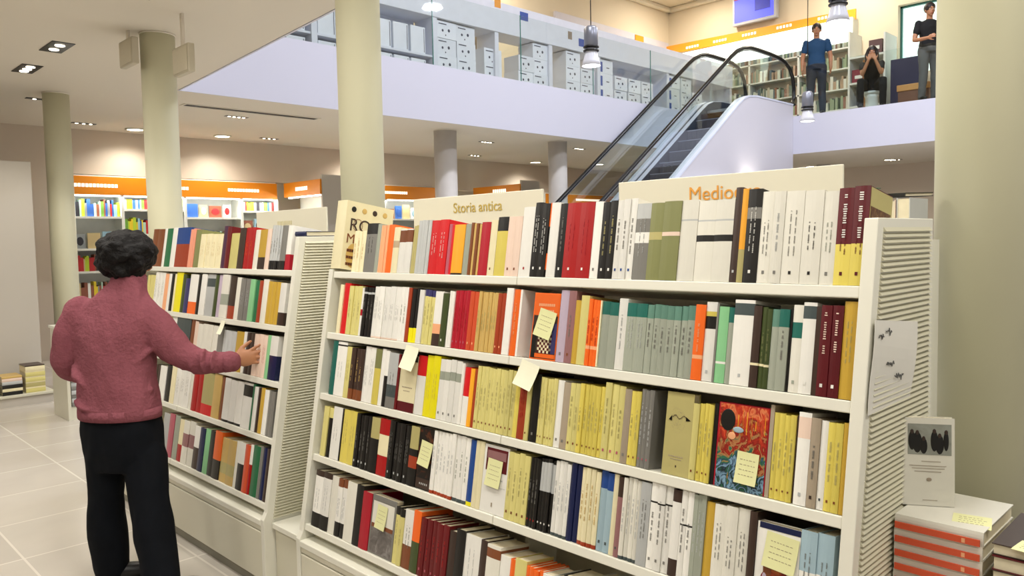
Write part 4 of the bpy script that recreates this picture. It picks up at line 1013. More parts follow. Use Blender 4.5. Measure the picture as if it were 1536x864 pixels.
def real_book(M, w, h, d, color, bands, let, label, group=None, extra=None):
    o = cover_mesh(w, h, d, color, bands).obj('book'); fix_normals(o); o.matrix_basis = M; tag(o, label, 'book', group)
    pages_mesh(w, h, d).obj('pages', o)
    if let:
        mb = MB()
        for c in let.split(','):
            if c: lettering(mb, c, w, h)
        mb.obj('spine_lettering', o)
    if extra:
        e = extra(); e.data.transform(M.inverted()); e.parent = o
    return o
STUFF = MB()
def stuff_merge(mb, M):
    o_ = len(STUFF.v); STUFF.v += [tuple(M@V(v)) for v in mb.v]
    for f, k, s_ in zip(mb.f, mb.mi, mb.sm): STUFF.f.append(tuple(i+o_ for i in f)); STUFF.mi.append(STUFF.mid(mb.mats[k])); STUFF.sm.append(s_)
def flush_books(limit):
    QUEUE.sort(key=lambda q: (-q[0], q[1])); keep = sorted(QUEUE[:limit], key=lambda q: q[1]); rest = QUEUE[limit:]
    print('BOOKS kept', len(keep), 'rest', len(rest), 'area', keep and min(k[0] for k in keep))
    for a, i, q in keep: real_book(*q)
    for a, i, (M, w, h, d, color, bands, let, label, group, extra) in rest:
        stuff_merge(cover_mesh(w, h, d, color, bands), M); stuff_merge(pages_mesh(w, h, d), M)
        if let:
            mb = MB()
            for c in let.split(','):
                if c: lettering(mb, c, w, h)
            stuff_merge(mb, M)
        if extra:
            e = extra(); bpy.data.objects.remove(e)
    o = STUFF.obj('books'); fix_normals(o)
    tag(o, 'the many small books: thin ones, those on the far bookcase, wall shelves and upstairs', 'books', kind='stuff')
def put_face(M, w, h, d, color, art, label, group=None):
    o = face_cover(w, h, d, color).obj('book'); fix_normals(o); o.matrix_basis = M; tag(o, label, 'book', group)
    mb = MB(); mb.box((.0016, .0016, .002), (w-.003, d-.0016, h-.002), PAGES); mb.obj('pages', o)
    if art: cover_art(art, w, h).obj('cover_art', o)
    return o
def word(c): return PALW.get(c, c)
FACEPOS = {}
labels = []
for case, ri, row, nf, L in ROWS:
    prev = 'left upright'
    for e in L: 
        labels.append([case, ri, e, '%s, %s shelf of %s bookcase' % (e[7], row, nf), prev]); prev = word(e[4])+' book'
cnt = {}
for l in labels: cnt[l[3]] = cnt.get(l[3], 0)+1
seen = {}
for l in labels:
    if cnt[l[3]] > 1: l[3] += ', right of '+l[4]
for l in labels: seen.setdefault(l[3], []).append(l)
for k, ls in seen.items():
    if len(ls) > 1:
        print('DUPLABEL', k, len(ls))
    if len(k.split()) > 16: print('LONG', k)
for case, ri, e, lab, _ in labels:
    ya, yb, n, h, color, bands, let, desc = e
    grp = 'books on the %s shelf of the %s bookcase' % (['top', 'second', 'third', 'fourth', 'bottom'][ri], 'near' if case == 'A' else 'far')
    z = SHZ[ri]
    if n == 'F':
        w = ya-yb-.002; M = shelf_matrix(ya-.001, z, .01, .001)
        o = put_face(M, w, h, .03, color, bands, lab, grp); FACEPOS[bands] = (M, w, h); continue
    w = (ya-yb)/n
    for k in range(n):
        hh = h*(1+(random.uniform(-.012, .012) if n > 1 else 0)); dd = random.uniform(.125, .15) if h > .2 else random.uniform(.11, .135)
        ins = random.uniform(.006, .012)
        M = shelf_matrix(ya-w*k-.0002, z, ins, .0012)
        ex = None
        if 'maroon upper half' in desc and k == n-1:
            def ex(M=M, w=w-.0005, h=hh, d=dd):
                q = MB(); q.box((w, .004, h*.42), (w+.0006, d-.002, h*.99), pm('khaki'), M); q.box((w+.0006, .006, h*.45), (w+.001, d-.01, h*.80), art_mat('side_picture', [(0, '2A140A'), (.5, '5A3418'), (1, 'A88C50')], 60), M); return q.obj('cover_picture')
        put_book(M, w-.0005, hh, dd, color, bands, let, lab, grp, extra=ex)
# the big cream book at the left end of the top shelf, its cover turned to the right
M = shelf_matrix(2.836, SHZ[0]+.008, .0, .004)
w, h, d = .072, .285, .235
o = cover_mesh(w, h, d, 'cream', '').obj('book'); fix_normals(o); o.matrix_basis = M
tag(o, 'big cream book with colosseum cover at the left end of the near bookcase top', 'book', 'books on the top shelf of the near bookcase')
pages_mesh(w, h, d).obj('pages', o)
def side_text(txt, size, m, x, y, z, parent):
    me = text_mesh(txt, size, m, .0005, 'LEFT'); M = Matrix(((0, 0, 1), (1, 0, 0), (0, 1, 0))).to_4x4(); M.translation = V((x, y, z)); me.transform(M)
    o = bpy.data.objects.new('cover_lettering', me); COL.objects.link(o); o.parent = parent
side_text('RO', .075, pm('umber'), w+.0008, .020, .185, o); side_text('MAN', .055, pm('brown'), w+.0008, .012, .128, o)
mb = MB()
for i, c in enumerate(('black', 'tan', 'umber', 'tan')):
    mb.ell((w+.0006, .035+i*.052, .252), (.0006, .012, .012), pm(c), n=12, k=6); mb.box((w, .026+i*.052, .245), (w+.0008, .044+i*.052, .25), pm('brown'))
mb.ell((w+.0006, .05, .06), (.0006, .032, .05), pm('tan'), n=18, k=8)
for k in range(3):
    mb.box((w+.001, .02, .018+k*.028), (w+.0016, .08, .030+k*.028), pm('brown'))
    for j in range(5): mb.box((w+.0014, .024+j*.011, .020+k*.028), (w+.002, .029+j*.011, .028+k*.028), pm('umber'))
for a in range(24): mb.ell((w+.001, .062+.022*cos(a*pi/12), .188+.026*sin(a*pi/12)), (.0006, .0025, .0025), pm('brown'), n=6, k=4)
mb.obj('cover_picture', o)
# navy book standing behind the far bookcase's right end, and books on the rear case
def upright_matrix(x, y, z, rz=0, rx=0):
    return Matrix.Translation((x, y, z))@Matrix.Rotation(rz, 4, 'Z')@Matrix.Rotation(rx, 4, 'X')
RB = 'books on the rear bookcase'
for k, (yy, c, h) in enumerate(((.781, 'silver', .145), (.82, 'blush', .14), (.86, 'black', .125), (.90, 'ivory', .145), (.94, 'white', .15), (.98, 'lilac', .145))):
    M = Matrix(((0, -1, 0), (-1, 0, 0), (0, 0, 1))).to_4x4(); M.translation = V((2.50, yy, 1.476)); 
    M = Matrix.Translation((2.505, yy, 1.476))@Matrix.Rotation(pi/2, 4, 'Z')
    put_book(M, .036, h, .15, c, '', '', ['silver', 'pale pink', 'black', 'ivory', 'white', 'lilac'][k]+' book standing on the rear bookcase behind the near one', RB)
# black and green books lying on top of those
def flat_book(x, y, z, lx, ly, t, color, label, rz=0, group=None, spine='-x', bands='', tilt=0, extra=None):
    # lying: spine along local y facing -x
    M = Matrix.Translation((x, y, z))@Matrix.Rotation(rz, 4, 'Z')@Matrix(((0, 1, 0, 0), (0, 0, 1, 0), (1, 0, 0, 0), (0, 0, 0, 1)))
    if tilt: M = Matrix.Translation((x, y, z))@Matrix.Rotation(rz, 4, 'Z')@Matrix.Rotation(tilt, 4, 'Y')@Matrix(((0, 1, 0, 0), (0, 0, 1, 0), (1, 0, 0, 0), (0, 0, 0, 1)))
    put_book(M, t, ly, lx, color, bands, '', label, group, True, extra)
flat_book(1.79, 3.118, 1.5565, .20, .17, .022, 'navy', 'dark navy book lying across the top right corner of the far bookcase', .08)
flat_book(2.33, .86, 1.632, .16, .15, .020, 'green', 'dark green book lying on top of the rear bookcase books', .3, RB, tilt=-.05)
flat_book(2.37, .80, 1.624, .15, .10, .012, 'black', 'black book lying on top of the rear bookcase books', -.2, RB, tilt=-.03)

# ---------------------------------------------------------------- sticky notes
NOTE = mat('sticky_note_paper', 'DCDCA4', rough=.8, var=.03, scale=30, rnd=.03)
NOTEW = mat('white_note_paper', 'E8E6CC', rough=.8, var=.03, scale=30, rnd=.02)
def note(M, w, h, lab, m_=NOTE, curl=.010, lines=True):
    mb = MB(); n = 8; fr = []; 
    for j in range(n+1):
        t = j/n; z = -h*t; y = -curl*t*t
        fr.append([V((-w/2, y, z)), V((w/2, y, z)), V((w/2, y+.0006, z)), V((-w/2, y+.0006, z))])
    mb.rings(fr, m_, smooth=False); o = mb.obj('sticky_note'); o.matrix_basis = M; tag(o, lab, 'note')
    if lines:
        mb = MB()
        for k in range(4):
            t = .25+k*.16; x = -w*.34
            while x < w*.3:
                l = random.uniform(.003, .008); mb.box((x, -curl*t*t-.0005, -h*t), (x+l, -curl*t*t-.0001, -h*t+.0012), pm('taupe')); x += l+.003
        mb.obj('handwriting', o)
    return o
def shelf_note(y, zi, lab, w=.07, h=.085, tilt=.1, up=-.012, d=-.003, m_=NOTEW):
    M = shelf_matrix(y, SHZ[zi], d, up)@Matrix.Rotation(tilt, 4, 'Y')@Matrix.Rotation(-.10, 4, 'X'); return note(M, w, h, lab, m_, lines=False)
def y_at(px, py, zi):     # where a line of sight meets the front line of a shelf
    d = at(px, py, 1)-EYEP; n = V((1, 0, -K)); t = (V((X0, 0, 0))-EYEP).dot(n)/d.dot(n); return (EYEP+d*t).y
shelf_note(y_at(619, 530, 1), 1, 'pale note hanging from the second shelf above the cream face-out book', .076, .085, .12)
shelf_note(y_at(797, 550, 1), 1, 'larger pale note hanging from the second shelf near the middle of the near bookcase', .078, .08, .22)
shelf_note(y_at(335, 488, 1), 1, 'small pale note hanging from the second shelf of the far bookcase', .045, .07, .05)
def face_note(kind, fx, fz, w, h, lab, tilt=0, m_=NOTE):
    M, W_, H_ = FACEPOS[kind]; return note(M@Matrix.Translation((W_*fx, -.0032, H_*fz))@Matrix.Rotation(tilt, 4, 'Y'), w, h, lab, m_, curl=.006)
face_note('face_checker', .62, .74, .07, .085, 'sticky note on the orange and black face-out book', .22)
face_note('face_dark', .62, .78, .062, .085, 'sticky note on the black face-out book of the fourth shelf', .12)
face_note('face_white', .5, .80, .066, .085, 'sticky note on the white face-out book with maroon panel', .05)
face_note('face_painting', .66, .46, .056, .075, 'yellow note on the painted red and blue cover', .03)
face_note('face_leaf', .62, .90, .078, .08, 'sticky note on the face-out white book at the lower right', .08)
face_note('face_photo', .48, .86, .06, .085, 'sticky note on the grey photo book of the bottom shelf', .06)
# handwritten sheet on the ribbed side panel
r = empty('paper_sheet', (1.83, .638, 1.2), 'white handwritten paper sheet taped to the ribbed side of the near bookcase', 'paper'); R = Rel(r)
mb = MB(); c4 = [(1.722, 1.335), (1.985, 1.31), (1.945, 1.128), (1.69, 1.133)]
n = 8; g = []
for j in range(n+1):
    t = j/n; a = V((c4[0][0]*(1-t)+c4[3][0]*t, .6385-.002*sin(t*6), c4[0][1]*(1-t)+c4[3][1]*t)); b = V((c4[1][0]*(1-t)+c4[2][0]*t, .638-.004*sin(t*4), c4[1][1]*(1-t)+c4[2][1]*t))
    g.append([a, b, b+V((0, .0008, 0)), a+V((0, .0008, 0))])
mb.rings(g, mat('copy_paper', 'D6D3CA', rough=.7, rnd=0), smooth=False); R(mb, 'sheet')
mb = MB()
def scrawl(x, z, s, seed, n_):
    random.seed(seed); p = []
    for i in range(n_*5):
        p.append(V((x+i*s*.32, .6345, z+s*random.uniform(-.9, 1.1)*(1 if i % 5 == 0 else .5)-i*s*.03)))
    mb.tube(p, .0012, mat('pen_ink', '50504C', rnd=0), 5)
scrawl(1.735, 1.30, .010, 3, 2); scrawl(1.775, 1.302, .012, 5, 2); scrawl(1.78, 1.235, .010, 7, 3); scrawl(1.83, 1.20, .012, 9, 3)
R(mb, 'handwriting'); random.seed(11)

# ---------------------------------------------------------------- book stacks at the right
r = empty('display_plinth', (2.0, .1, 0), 'low white plinth carrying the stacked books beside the near bookcase', 'plinth'); R = Rel(r)
mb = MB(); mb.box((1.75, -.5, .05), (2.46, .625, .66), WHITE); R(mb, 'body', bev=.004)
mb = MB(); mb.box((1.78, -.47, 0), (2.43, .60, .05), BLACKM); R(mb, 'kick')
z = .66; G = 'red striped books stacked beside the near bookcase'
for k in range(7):
    t = .0318
    def stripe(z=z):
        st = MB(); st.box((1.8265, .459, z+.002), (1.8295, .630, z+.0165), pm('coral')); st.box((1.826, .487, z+.004), (1.8264, .494, z+.0135), pm('peach')); return st.obj('spine_stripe')
    flat_book(1.835, .455+random.uniform(-.002, .002), z, .24, .178, t, 'ivory',
              'white book with red striped spine in the stack under the standing white book' if k < 6 else 'topmost white book of the red striped stack, carrying a note', 0, G, extra=stripe)
    z += t+.0002
ZT = z
M = Matrix.Translation((2.005, .545, ZT+.001))@Matrix.Rotation(.1, 4, 'Z')@Matrix.Rotation(-pi/2, 4, 'X')
M = Matrix.Translation((1.92, .53, ZT+.002))@Matrix.Rotation(-1.35, 4, 'Z')@Matrix.Rotation(-pi/2, 4, 'X')@Matrix.Translation((0, 0, 0))
note(Matrix.Translation((1.93, .50, ZT+.0015))@Matrix.Rotation(-1.35, 4, 'Z')@Matrix.Rotation(-pi/2, 4, 'X'), .075, .075, 'pale sticky note lying on the red striped book stack', NOTE, curl=-.003)
# standing white book
p0_, p1_ = V((1.904, .642, 0)), V((1.962, .545, 0)); dx = (p1_-p0_); wv = dx.length; ux = dx.normalized(); uy = V((0, 0, 1)).cross(ux)
M = Matrix((ux, uy, V((0, 0, 1)))).transposed().to_4x4(); M.translation = V((p0_.x, p0_.y, ZT+.001)); M = M@Matrix.Rotation(-.06, 4, 'X')
w, h, d = wv, .205, .022
o = face_cover(w, h, d, 'ivory').obj('book'); fix_normals(o); o.matrix_basis = M; tag(o, 'white book with dark photo cover standing on the red striped stack', 'book')
mb = MB(); mb.box((.0016, .0016, .002), (w-.003, d-.0016, h-.002), PAGES); mb.obj('pages', o)
mb = MB(); mb.box((-.0006, 0, 0), (-.0001, d, h), pm('rust')); mb.obj('spine', o)
mb = MB(); mb.box((w*.12, -.0006, h*.58), (w*.94, -.0001, h*.93), art_mat('group_photo', [(0, '6A6A60'), (.5, '8C8E84'), (1, '9CA098')], 30))
for cx, cz, a, b in ((.2, .74, .07, .11), (.3, .72, .09, .12), (.42, .68, .07, .09), (.62, .74, .07, .12), (.72, .70, .08, .11), (.84, .74, .05, .11)):
    mb.ell((w*cx, -.0008, h*cz), (w*a, .0006, h*b), pm('black'), n=12, k=8); mb.ell((w*cx, -.0009, h*(cz+b*.9)), (w*.035, .0006, h*.03), pm('umber'), n=10, k=6)
for zf, x0_, x1_ in ((.50, .38, .72), (.45, .15, .85), (.42, .2, .8), (.385, .25, .75), (.06, .4, .66)):
    x_ = x0_
    while x_ < x1_: mb.box((w*x_, -.0007, h*zf), (w*(x_+.02), -.0002, h*(zf+.008)), pm('taupe')); x_ += .028
mb.ell((w*.52, -.0008, h*.30), (w*.05, .0006, h*.022), pm('taupe'), n=12, k=6); mb.obj('cover_print', o)
put_book(Matrix.Translation((1.884, .6435, ZT+.001))@Matrix.Rotation(-1.03, 4, 'Z'), .012, .2, .10, 'brown', '', '', 'brown edged book standing behind the white photo book') if False else None
# second stack at the frame's right edge
z = .66; G = 'dark books stacked at the right edge of the photo'
for k in range(7):
    t = (.034, .028, .034, .03, .034, .03, .024)[k]; c = ('umber', 'black', 'umber', 'black', 'umber', 'maroon', 'umber')[k]
    # fore edges face the aisle
    put_book(Matrix.Translation((2.05+random.uniform(-.006, .006), .435+random.uniform(-.004, .002), z))@Matrix.Rotation(pi, 4, 'Z')@Matrix(((0, 1, 0, 0), (0, 0, 1, 0), (1, 0, 0, 0), (0, 0, 0, 1))),
             t, .2, .24, c, '', '', 'dark covered book with cream page edges in the stack at the right edge', G, True)
    z += t+.0002
note(Matrix.Translation((1.86, .36, z+.0015))@Matrix.Rotation(-1.7, 4, 'Z')@Matrix.Rotation(-pi/2, 4, 'X'), .06, .06, 'small cream note on the dark book stack at the right edge', NOTE, curl=-.002)
# book pile further back, seen right of the big pillar
r = empty('side_table', (3.5, .45, 0), 'white side table with book piles seen right of the big pillar', 'table'); R = Rel(r)
mb = MB(); mb.box((3.2, -.2, .72), (3.9, .73, .75), WHITE); R(mb, 'top', bev=.004)
for a, b in ((3.23, -.17), (3.87, -.17), (3.23, .70), (3.87, .70)):
    mb = MB(); mb.box((a-.02, b-.02, 0), (a+.02, b+.02, .72), WHITE); R(mb, 'leg')
z = .75
for k in range(17):
    t = random.choice((.03, .04, .045)); c = ('black', 'ivory', 'black', 'silver', 'khaki')[k % 5]
    flat_book(3.25, .40, z, .26, .31, t, c, 'book in the tall black and white pile right of the big pillar', random.uniform(-.03, .03), 'tall pile right of the big pillar'); z += t+.0003

# ================================================================ BACK WALL SHELVING
bright = [mat('shop_book_%s' % n_, c, rnd=0) for n_, c in (('white', 'F0F0E6'), ('blue', '2E5CA8'), ('sky', '9CC4D8'), ('green', '6C9C3C'), ('yellow', 'E8CC2C'), ('red', 'B8262A'), ('brown', '8C5038'), ('tan', 'C8B484'), ('grey', '8C9294'), ('dark', '2C2C34'), ('lime', 'B8D034'), ('mint', 'B4D4C4'))]
SHB = mat('wall_shelf_white', 'EDEFE8', rough=.4, rnd=0)
BAND_T = mat('band_lettering', 'FFF4E0', rnd=0, emit=1.2)
ADDED_STRIP = mat('added_strip_glow', 'FFFFFF', emit=5, rnd=0, var=0)  # glowing strip added to make the wall shelves bright
def area(loc, rot, sx, sy, e, col=(1, .95, .86)):  # area lamps added along the strips to brighten the shelves
    L = bpy.data.lights.new('area', 'AREA'); L.shape = 'RECTANGLE'; L.size = sx; L.size_y = sy; L.energy = e; L.color = col
    o = bpy.data.objects.new('added_shelf_light', L); COL.objects.link(o); o.location = loc; o.rotation_euler = rot; return o
def bay(lb, x0, x1, zb0, zb1, words, seed, ends=True):
    random.seed(seed)
    r = empty('shelving_bay', ((x0+x1)/2, 12.1, 0), lb, 'shelving'); R = Rel(r)
    mb = MB(); mb.box((x0, 11.93, zb0), (x1, 11.97, zb1), ORANGE); s = R(mb, 'sign_band', bev=.004)
    mb = MB()
    for (xa, xb) in words:
        x = xa
        while x < xb: mb.box((x, 11.926, (zb0+zb1)/2-.024), (x+.038, 11.93, (zb0+zb1)/2+.024), BAND_T); x += .048
    if words: R(mb, 'band_lettering', parent=s)
    mb = MB(); mb.box((x0, 11.97, zb0+.0), (x1, 12.28, zb1+.02), SHB); R(mb, 'canopy')
    mb = MB(); mb.box((x0, 12.27, 0), (x1, 12.29, zb0), SHB); R(mb, 'back_panel')
    mb = MB(); mb.box((x0+.05, 11.99, zb0-.02), (x1-.05, 12.02, zb0-.002), ADDED_STRIP); R(mb, 'added_light_strip')
    area(((x0+x1)/2, 11.96, zb0-.03), (radians(-35), 0, 0), x1-x0-.1, .06, 34*(x1-x0)/3)
    ups = [x0]; 
    while ups[-1]+.95 < x1: ups.append(ups[-1]+.66 if len(ups) == 1 else ups[-1]+.9)
    ups.append(x1)
    st = MB()
    for i, u in enumerate(ups):
        mb = MB(); mb.box((u-.02, 11.95, 0), (u+.02, 12.27, zb0), SHB); R(mb, 'upright')
    for i, (a, b) in enumerate(zip(ups, ups[1:])):
        zs = (.1, .45, .8, 1.2, 1.52, 1.97) if i % 2 == 0 else (.1, .5, .95, 1.35, 1.72, 2.08)
        for j, z in enumerate(zs):
            mb = MB(); mb.box((a+.02, 11.96, z-.03), (b-.02, 12.27, z), SHB); R(mb, 'shelf')
            top = (zs[j+1] if j+1 < len(zs) else zb0)-z-.04
            x = a+.03; facing = (i+j) % 3 == 1
            while x < b-.05:
                c = random.choice(bright)
                if facing:
                    w = random.uniform(.12, .2); 
                    if x+w > b-.03: break
                    h = min(top-.02, random.uniform(.18, .27)); st.box((x, 12.02, z), (x+w, 12.04, z+h), random.choice(bright[:3]+bright[6:9]))
                    if random.random() < .6: st.ell((x+w/2, 12.018, z+h*.5), (w*.33, .002, h*.3), random.choice(bright), n=12, k=6)
                    x += w+.03
                else:
                    w = random.uniform(.018, .05); h = min(top-.01, random.uniform(.17, .25)); st.box((x, 12.0, z), (x+w-.001, 12.15, z+h), c); x += w
    stuff_merge(st, Matrix())
bay('back wall shelving with orange band left of the angled sign', 3.27, 6.34, 2.275, 2.53, [(3.3, 3.85), (4.6, 4.85), (5.5, 6.02)], 3)
bay('back wall shelving with orange band right of the tall pillar', 6.98, 10.1, 2.33, 2.58, [(8.4, 9.0)], 5)
bay('back wall shelving with orange band behind the escalator foot', 12.9, 16.4, 2.33, 2.56, [(13.9, 14.8)], 8)
def side_block(lb, x0, x1, y0, z0, z1, seed, lab2):
    r = empty('shelf_block', ((x0+x1)/2, y0+.6, 0), lb, 'shelving'); R = Rel(r)
    mb = MB(); mb.box((x0+.03, y0, 0), (x1, y0+.04, z1+.07), PART); R(mb, 'end_panel')
    mb = MB(); mb.box((x1-.03, y0+.04, 0), (x1, 11.9, z1+.02), PART); R(mb, 'rear_panel')
    mb = MB(); mb.box((x0, y0+.02, z0), (x0+.03, 11.85, z1), ORANGE); s = R(mb, 'sign_band')
    mb = MB(); y = y0+.4
    for k in range(7): mb.box((x0-.003, y+k*.055, (z0+z1)/2-.03), (x0, y+k*.055+.04, (z0+z1)/2+.03), BAND_T)
    R(mb, 'band_lettering', parent=s)
    mb = MB(); mb.box((x0+.32, y0+.04, 0), (x0+.34, 11.9, z0), SHB); R(mb, 'back_panel')
    mb = MB(); mb.box((x0+.05, y0+.06, z0-.02), (x0+.08, 11.8, z0), ADDED_STRIP); R(mb, 'added_light_strip')
    area((x0+.1, (y0+11.9)/2, z0-.04), (0, radians(40), 0), .06, 1.0, 10)
    random.seed(seed); st = MB()
    for z in (.1, .45, .8, 1.15, 1.5, 1.85):
        mb = MB(); mb.box((x0+.03, y0+.04, z-.03), (x0+.32, 11.85, z), SHB); R(mb, 'shelf')
        y = y0+.06
        while y < 11.8:
            w = random.uniform(.02, .05); h = random.uniform(.16, .24); st.box((x0+.08, y, z), (x0+.25, y+w-.001, z+h), random.choice(bright)); y += w
    stuff_merge(st, Matrix())
side_block('projecting shelf block with short angled orange band and grey end panel', 6.42, 6.93, 10.7, 2.30, 2.53, 4, 'small books on the shelf block with the short angled orange band')
side_block('second projecting shelf block with orange band behind the header sign', 10.62, 11.15, 10.5, 2.40, 2.60, 6, 'small books on the second projecting shelf block')
random.seed(21)
# ---------------------------------------------------------------- left side: low platform with book piles
r = empty('low_platform', (1.0, 8.9, 0), 'low grey white platform along the left partition', 'platform'); R = Rel(r)
mb = MB(); mb.box((-3, 8.72, .0), (2.13, 9.09, .09), PART); R(mb, 'body'); mb = MB(); mb.box((-3, 8.70, .09), (2.14, 9.09, .115), WHITE); R(mb, 'top', bev=.004)
def pile(x, y, z0, specs, lab, grp, w=.2, l=.26, name='book'):
    z = z0
    for c, t in specs:
        flat_book(x+random.uniform(-.005, .005), y, z, l, w, t, c, lab, random.uniform(-.04, .04)+pi/2*0, grp); z += t+.0003
# piles face the aisle with their spines turned to -Y
def pile_y(x, y, z0, specs, lab, grp):
    z = z0
    for c, t in specs:
        M = Matrix.Translation((x, y+random.uniform(0, .012), z))@Matrix(((0, 0, 1, 0), (0, 1, 0, 0), (-1, 0, 0, 0), (0, 0, 0, 1)))
        M = Matrix.Translation((x, y+random.uniform(0, .012), z+t))@Matrix.Rotation(pi/2, 4, 'Y')
        put_book(M, t, .17, .24, c, '', '', lab, grp, True); z += t+.0003
pile_y(1.90, 8.74, .116, [('straw', .04), ('cream', .012), ('khaki', .04), ('cream', .012), ('straw', .04), ('cream', .012), ('straw', .04), ('cream', .012), ('cream', .045), ('umber', .01)], 'cream and yellow book in the tallest pile on the left platform', 'tallest pile on the left platform')
pile_y(1.70, 8.73, .116, [('black', .035), ('cream', .03), ('black', .035), ('silver', .03), ('blush', .03), ('tan', .02)], 'black or cream book in the middle pile on the left platform', 'middle pile on the left platform')
pile_y(1.50, 8.73, .116, [('indigo', .035), ('paleblue', .02), ('indigo', .03), ('blue', .02), ('black', .04)], 'blue or black book in the pile at the left edge of the platform', 'left edge pile on the platform')
pile_y(1.29, 8.73, .116, [('ivory', .035), ('moss', .03), ('ivory', .03)], 'book in the low pile beyond the left frame edge', 'low pile on the platform')
pile_y(1.515, 8.78, .6-.04, [], '', '')
r = empty('end_display', (2.17, 7.8, 0), 'narrow white end display with slatted stack, left of the person in pink', 'display stand'); R = Rel(r)
mb = MB(); mb.box((1.965, 7.60, 0), (1.99, 8.05, .80), WHITE); R(mb, 'side_panel'); mb = MB(); mb.box((1.955, 7.58, .80), (2.40, 8.07, .825), WHITE2); R(mb, 'top', bev=.003)
mb = MB(); mb.box((1.99, 7.62, 0), (2.38, 8.03, .12), WHITE); R(mb, 'base'); mb = MB(); mb.box((2.35, 7.60, .12), (2.38, 8.05, .80), WHITE); R(mb, 'side_panel')
z = .121
for k in range(15):
    M = Matrix.Translation((2.0, 7.61+random.uniform(0, .01), z+.035))@Matrix.Rotation(pi/2, 4, 'Y')
    put_book(M, .035, .33, .24, 'silver' if k % 2 else 'grey', '', '', 'grey book in the stack inside the narrow white end display', 'grey books stacked in the end display', True); z += .0355

stuff_merge(UPPER_BOOKS, Matrix()); flush_books(285)
# ================================================================ PEOPLE
SKIN = mat('skin', 'AC7653', rough=.5, var=.05, scale=20, rnd=0)
SKIN_D = mat('skin_shaded_tone', 'A8704E', rough=.5, var=.05, scale=20, rnd=0)
EYEM = mat('eye_white', 'E8E4DC', rnd=0); LIPM = mat('lips', '8A4438', rnd=0)
def hand(mb, W, d, n, thumb, s=1.0, curl=.25, spread=.12):
    d = d.normalized(); n = (n-d*n.dot(d)).normalized(); t = thumb-d*thumb.dot(d)-n*thumb.dot(n); t = t.normalized()
    P0 = W+d*.045*s
    mb.ell(W+d*.05*s, (.052*s, .041*s, .0165*s), SKIN, (d, t, n), 16, 10)
    mb.tube([W-d*.03*s, W+d*.03*s], [.024*s, .027*s], SKIN, 10, flat=.75, ref=tuple(t))
    for i, (L, off) in enumerate(((.066, .030), (.075, .011), (.070, -.009), (.055, -.027))):
        b = W+d*(.082-.004*abs(i-1.3))*s+t*off*s; a = (off/.03)*spread; dd = (d+t*a).normalized(); p = [b-dd*.02*s]; cur = b; ang = curl*.5
        for k, seg in enumerate((.45, .32, .23)):
            p.append(cur); v = dd*cos(ang)+n*sin(ang); cur = cur+v*L*seg*s; ang += curl*(1+.15*i)
        p.append(cur); mb.tube(p, [.0088*s, .0092*s, .0085*s, .0078*s, .0064*s], SKIN, 8); mb.ell(cur, (.0066*s,)*3, SKIN, None, 8, 6)
    b = W+d*.022*s+t*.026*s; v1 = (d*.62+t*.72+n*.25).normalized(); v2 = (d*.85+t*.4+n*.25).normalized()
    p = [b-v1*.01*s, b+v1*.034*s, b+v1*.034*s+v2*.028*s, b+v1*.034*s+v2*.05*s]; mb.tube(p, [.015*s, .0115*s, .0098*s, .0078*s], SKIN, 8); mb.ell(p[-1], (.008*s,)*3, SKIN, None, 8, 6)
def limb(mb, pts, rad, m, n=14, flat=1, ref=None):
    # rounded joints: resample through a soft curve
    P_ = [V(p) for p in pts]; out = []; rr = []
    for i in range(len(P_)-1):
        for k in range(6):
            t = k/6; p0 = P_[max(i-1, 0)]; p1 = P_[i]; p2 = P_[i+1]; p3 = P_[min(i+2, len(P_)-1)]
            q = .5*((2*p1)+(p2-p0)*t+(2*p0-5*p1+4*p2-p3)*t*t+(3*p1-p0-3*p2+p3)*t**3)*.35+(p1*(1-t)+p2*t)*.65
            out.append(q); rr.append(rad[i]*(1-t)+rad[i+1]*t)
    out.append(P_[-1]); rr.append(rad[-1]); mb.tube(out, rr, m, n, flat=flat, ref=ref)
    mb.ell(P_[0], (rad[0],)*3, m, None, 12, 8); mb.ell(P_[-1], (rad[-1],)*3, m, None, 12, 8)
def torso(mb, secs, r, f, m):
    rs = []
    for (c, a, b) in secs:
        rs.append([c+r*(a*cos(t)*(1-.06*cos(4*t)))+f*(b*sin(t)) for t in [2*pi*k/28 for k in range(28)]])
    mb.rings(rs, m)
def head(mb, H, hf, up, s):
    hr = hf.cross(up).normalized(); u = hr.cross(hf).normalized(); ax = (hr, hf, u)
    mb.ell(H+u*.02*s-hf*.012*s, (.076*s, .096*s, .098*s), SKIN, ax, 20, 14)       # cranium
    mb.ell(H-u*.045*s+hf*.028*s, (.056*s, .062*s, .070*s), SKIN, ax, 18, 12)      # face and jaw
    mb.ell(H-u*.098*s+hf*.062*s, (.022*s, .02*s, .018*s), SKIN, ax, 12, 8)        # chin
    mb.tube([H+u*.012*s+hf*.085*s, H-u*.02*s+hf*.104*s, H-u*.034*s+hf*.092*s], [.007*s, .0125*s, .012*s], SKIN, 8)    # nose
    mb.ell(H+u*.018*s+hf*.078*s, (.05*s, .014*s, .010*s), SKIN, ax, 14, 8)        # brow ridge
    mb.ell(H-u*.066*s+hf*.083*s, (.026*s, .010*s, .011*s), SKIN, ax, 12, 8)       # lips
    for k in (-1, 1): mb.ell(H+hr*.077*s*k-u*.012*s-hf*.006*s, (.009*s, .019*s, .031*s), SKIN, ax, 12, 8)
    return hr, u
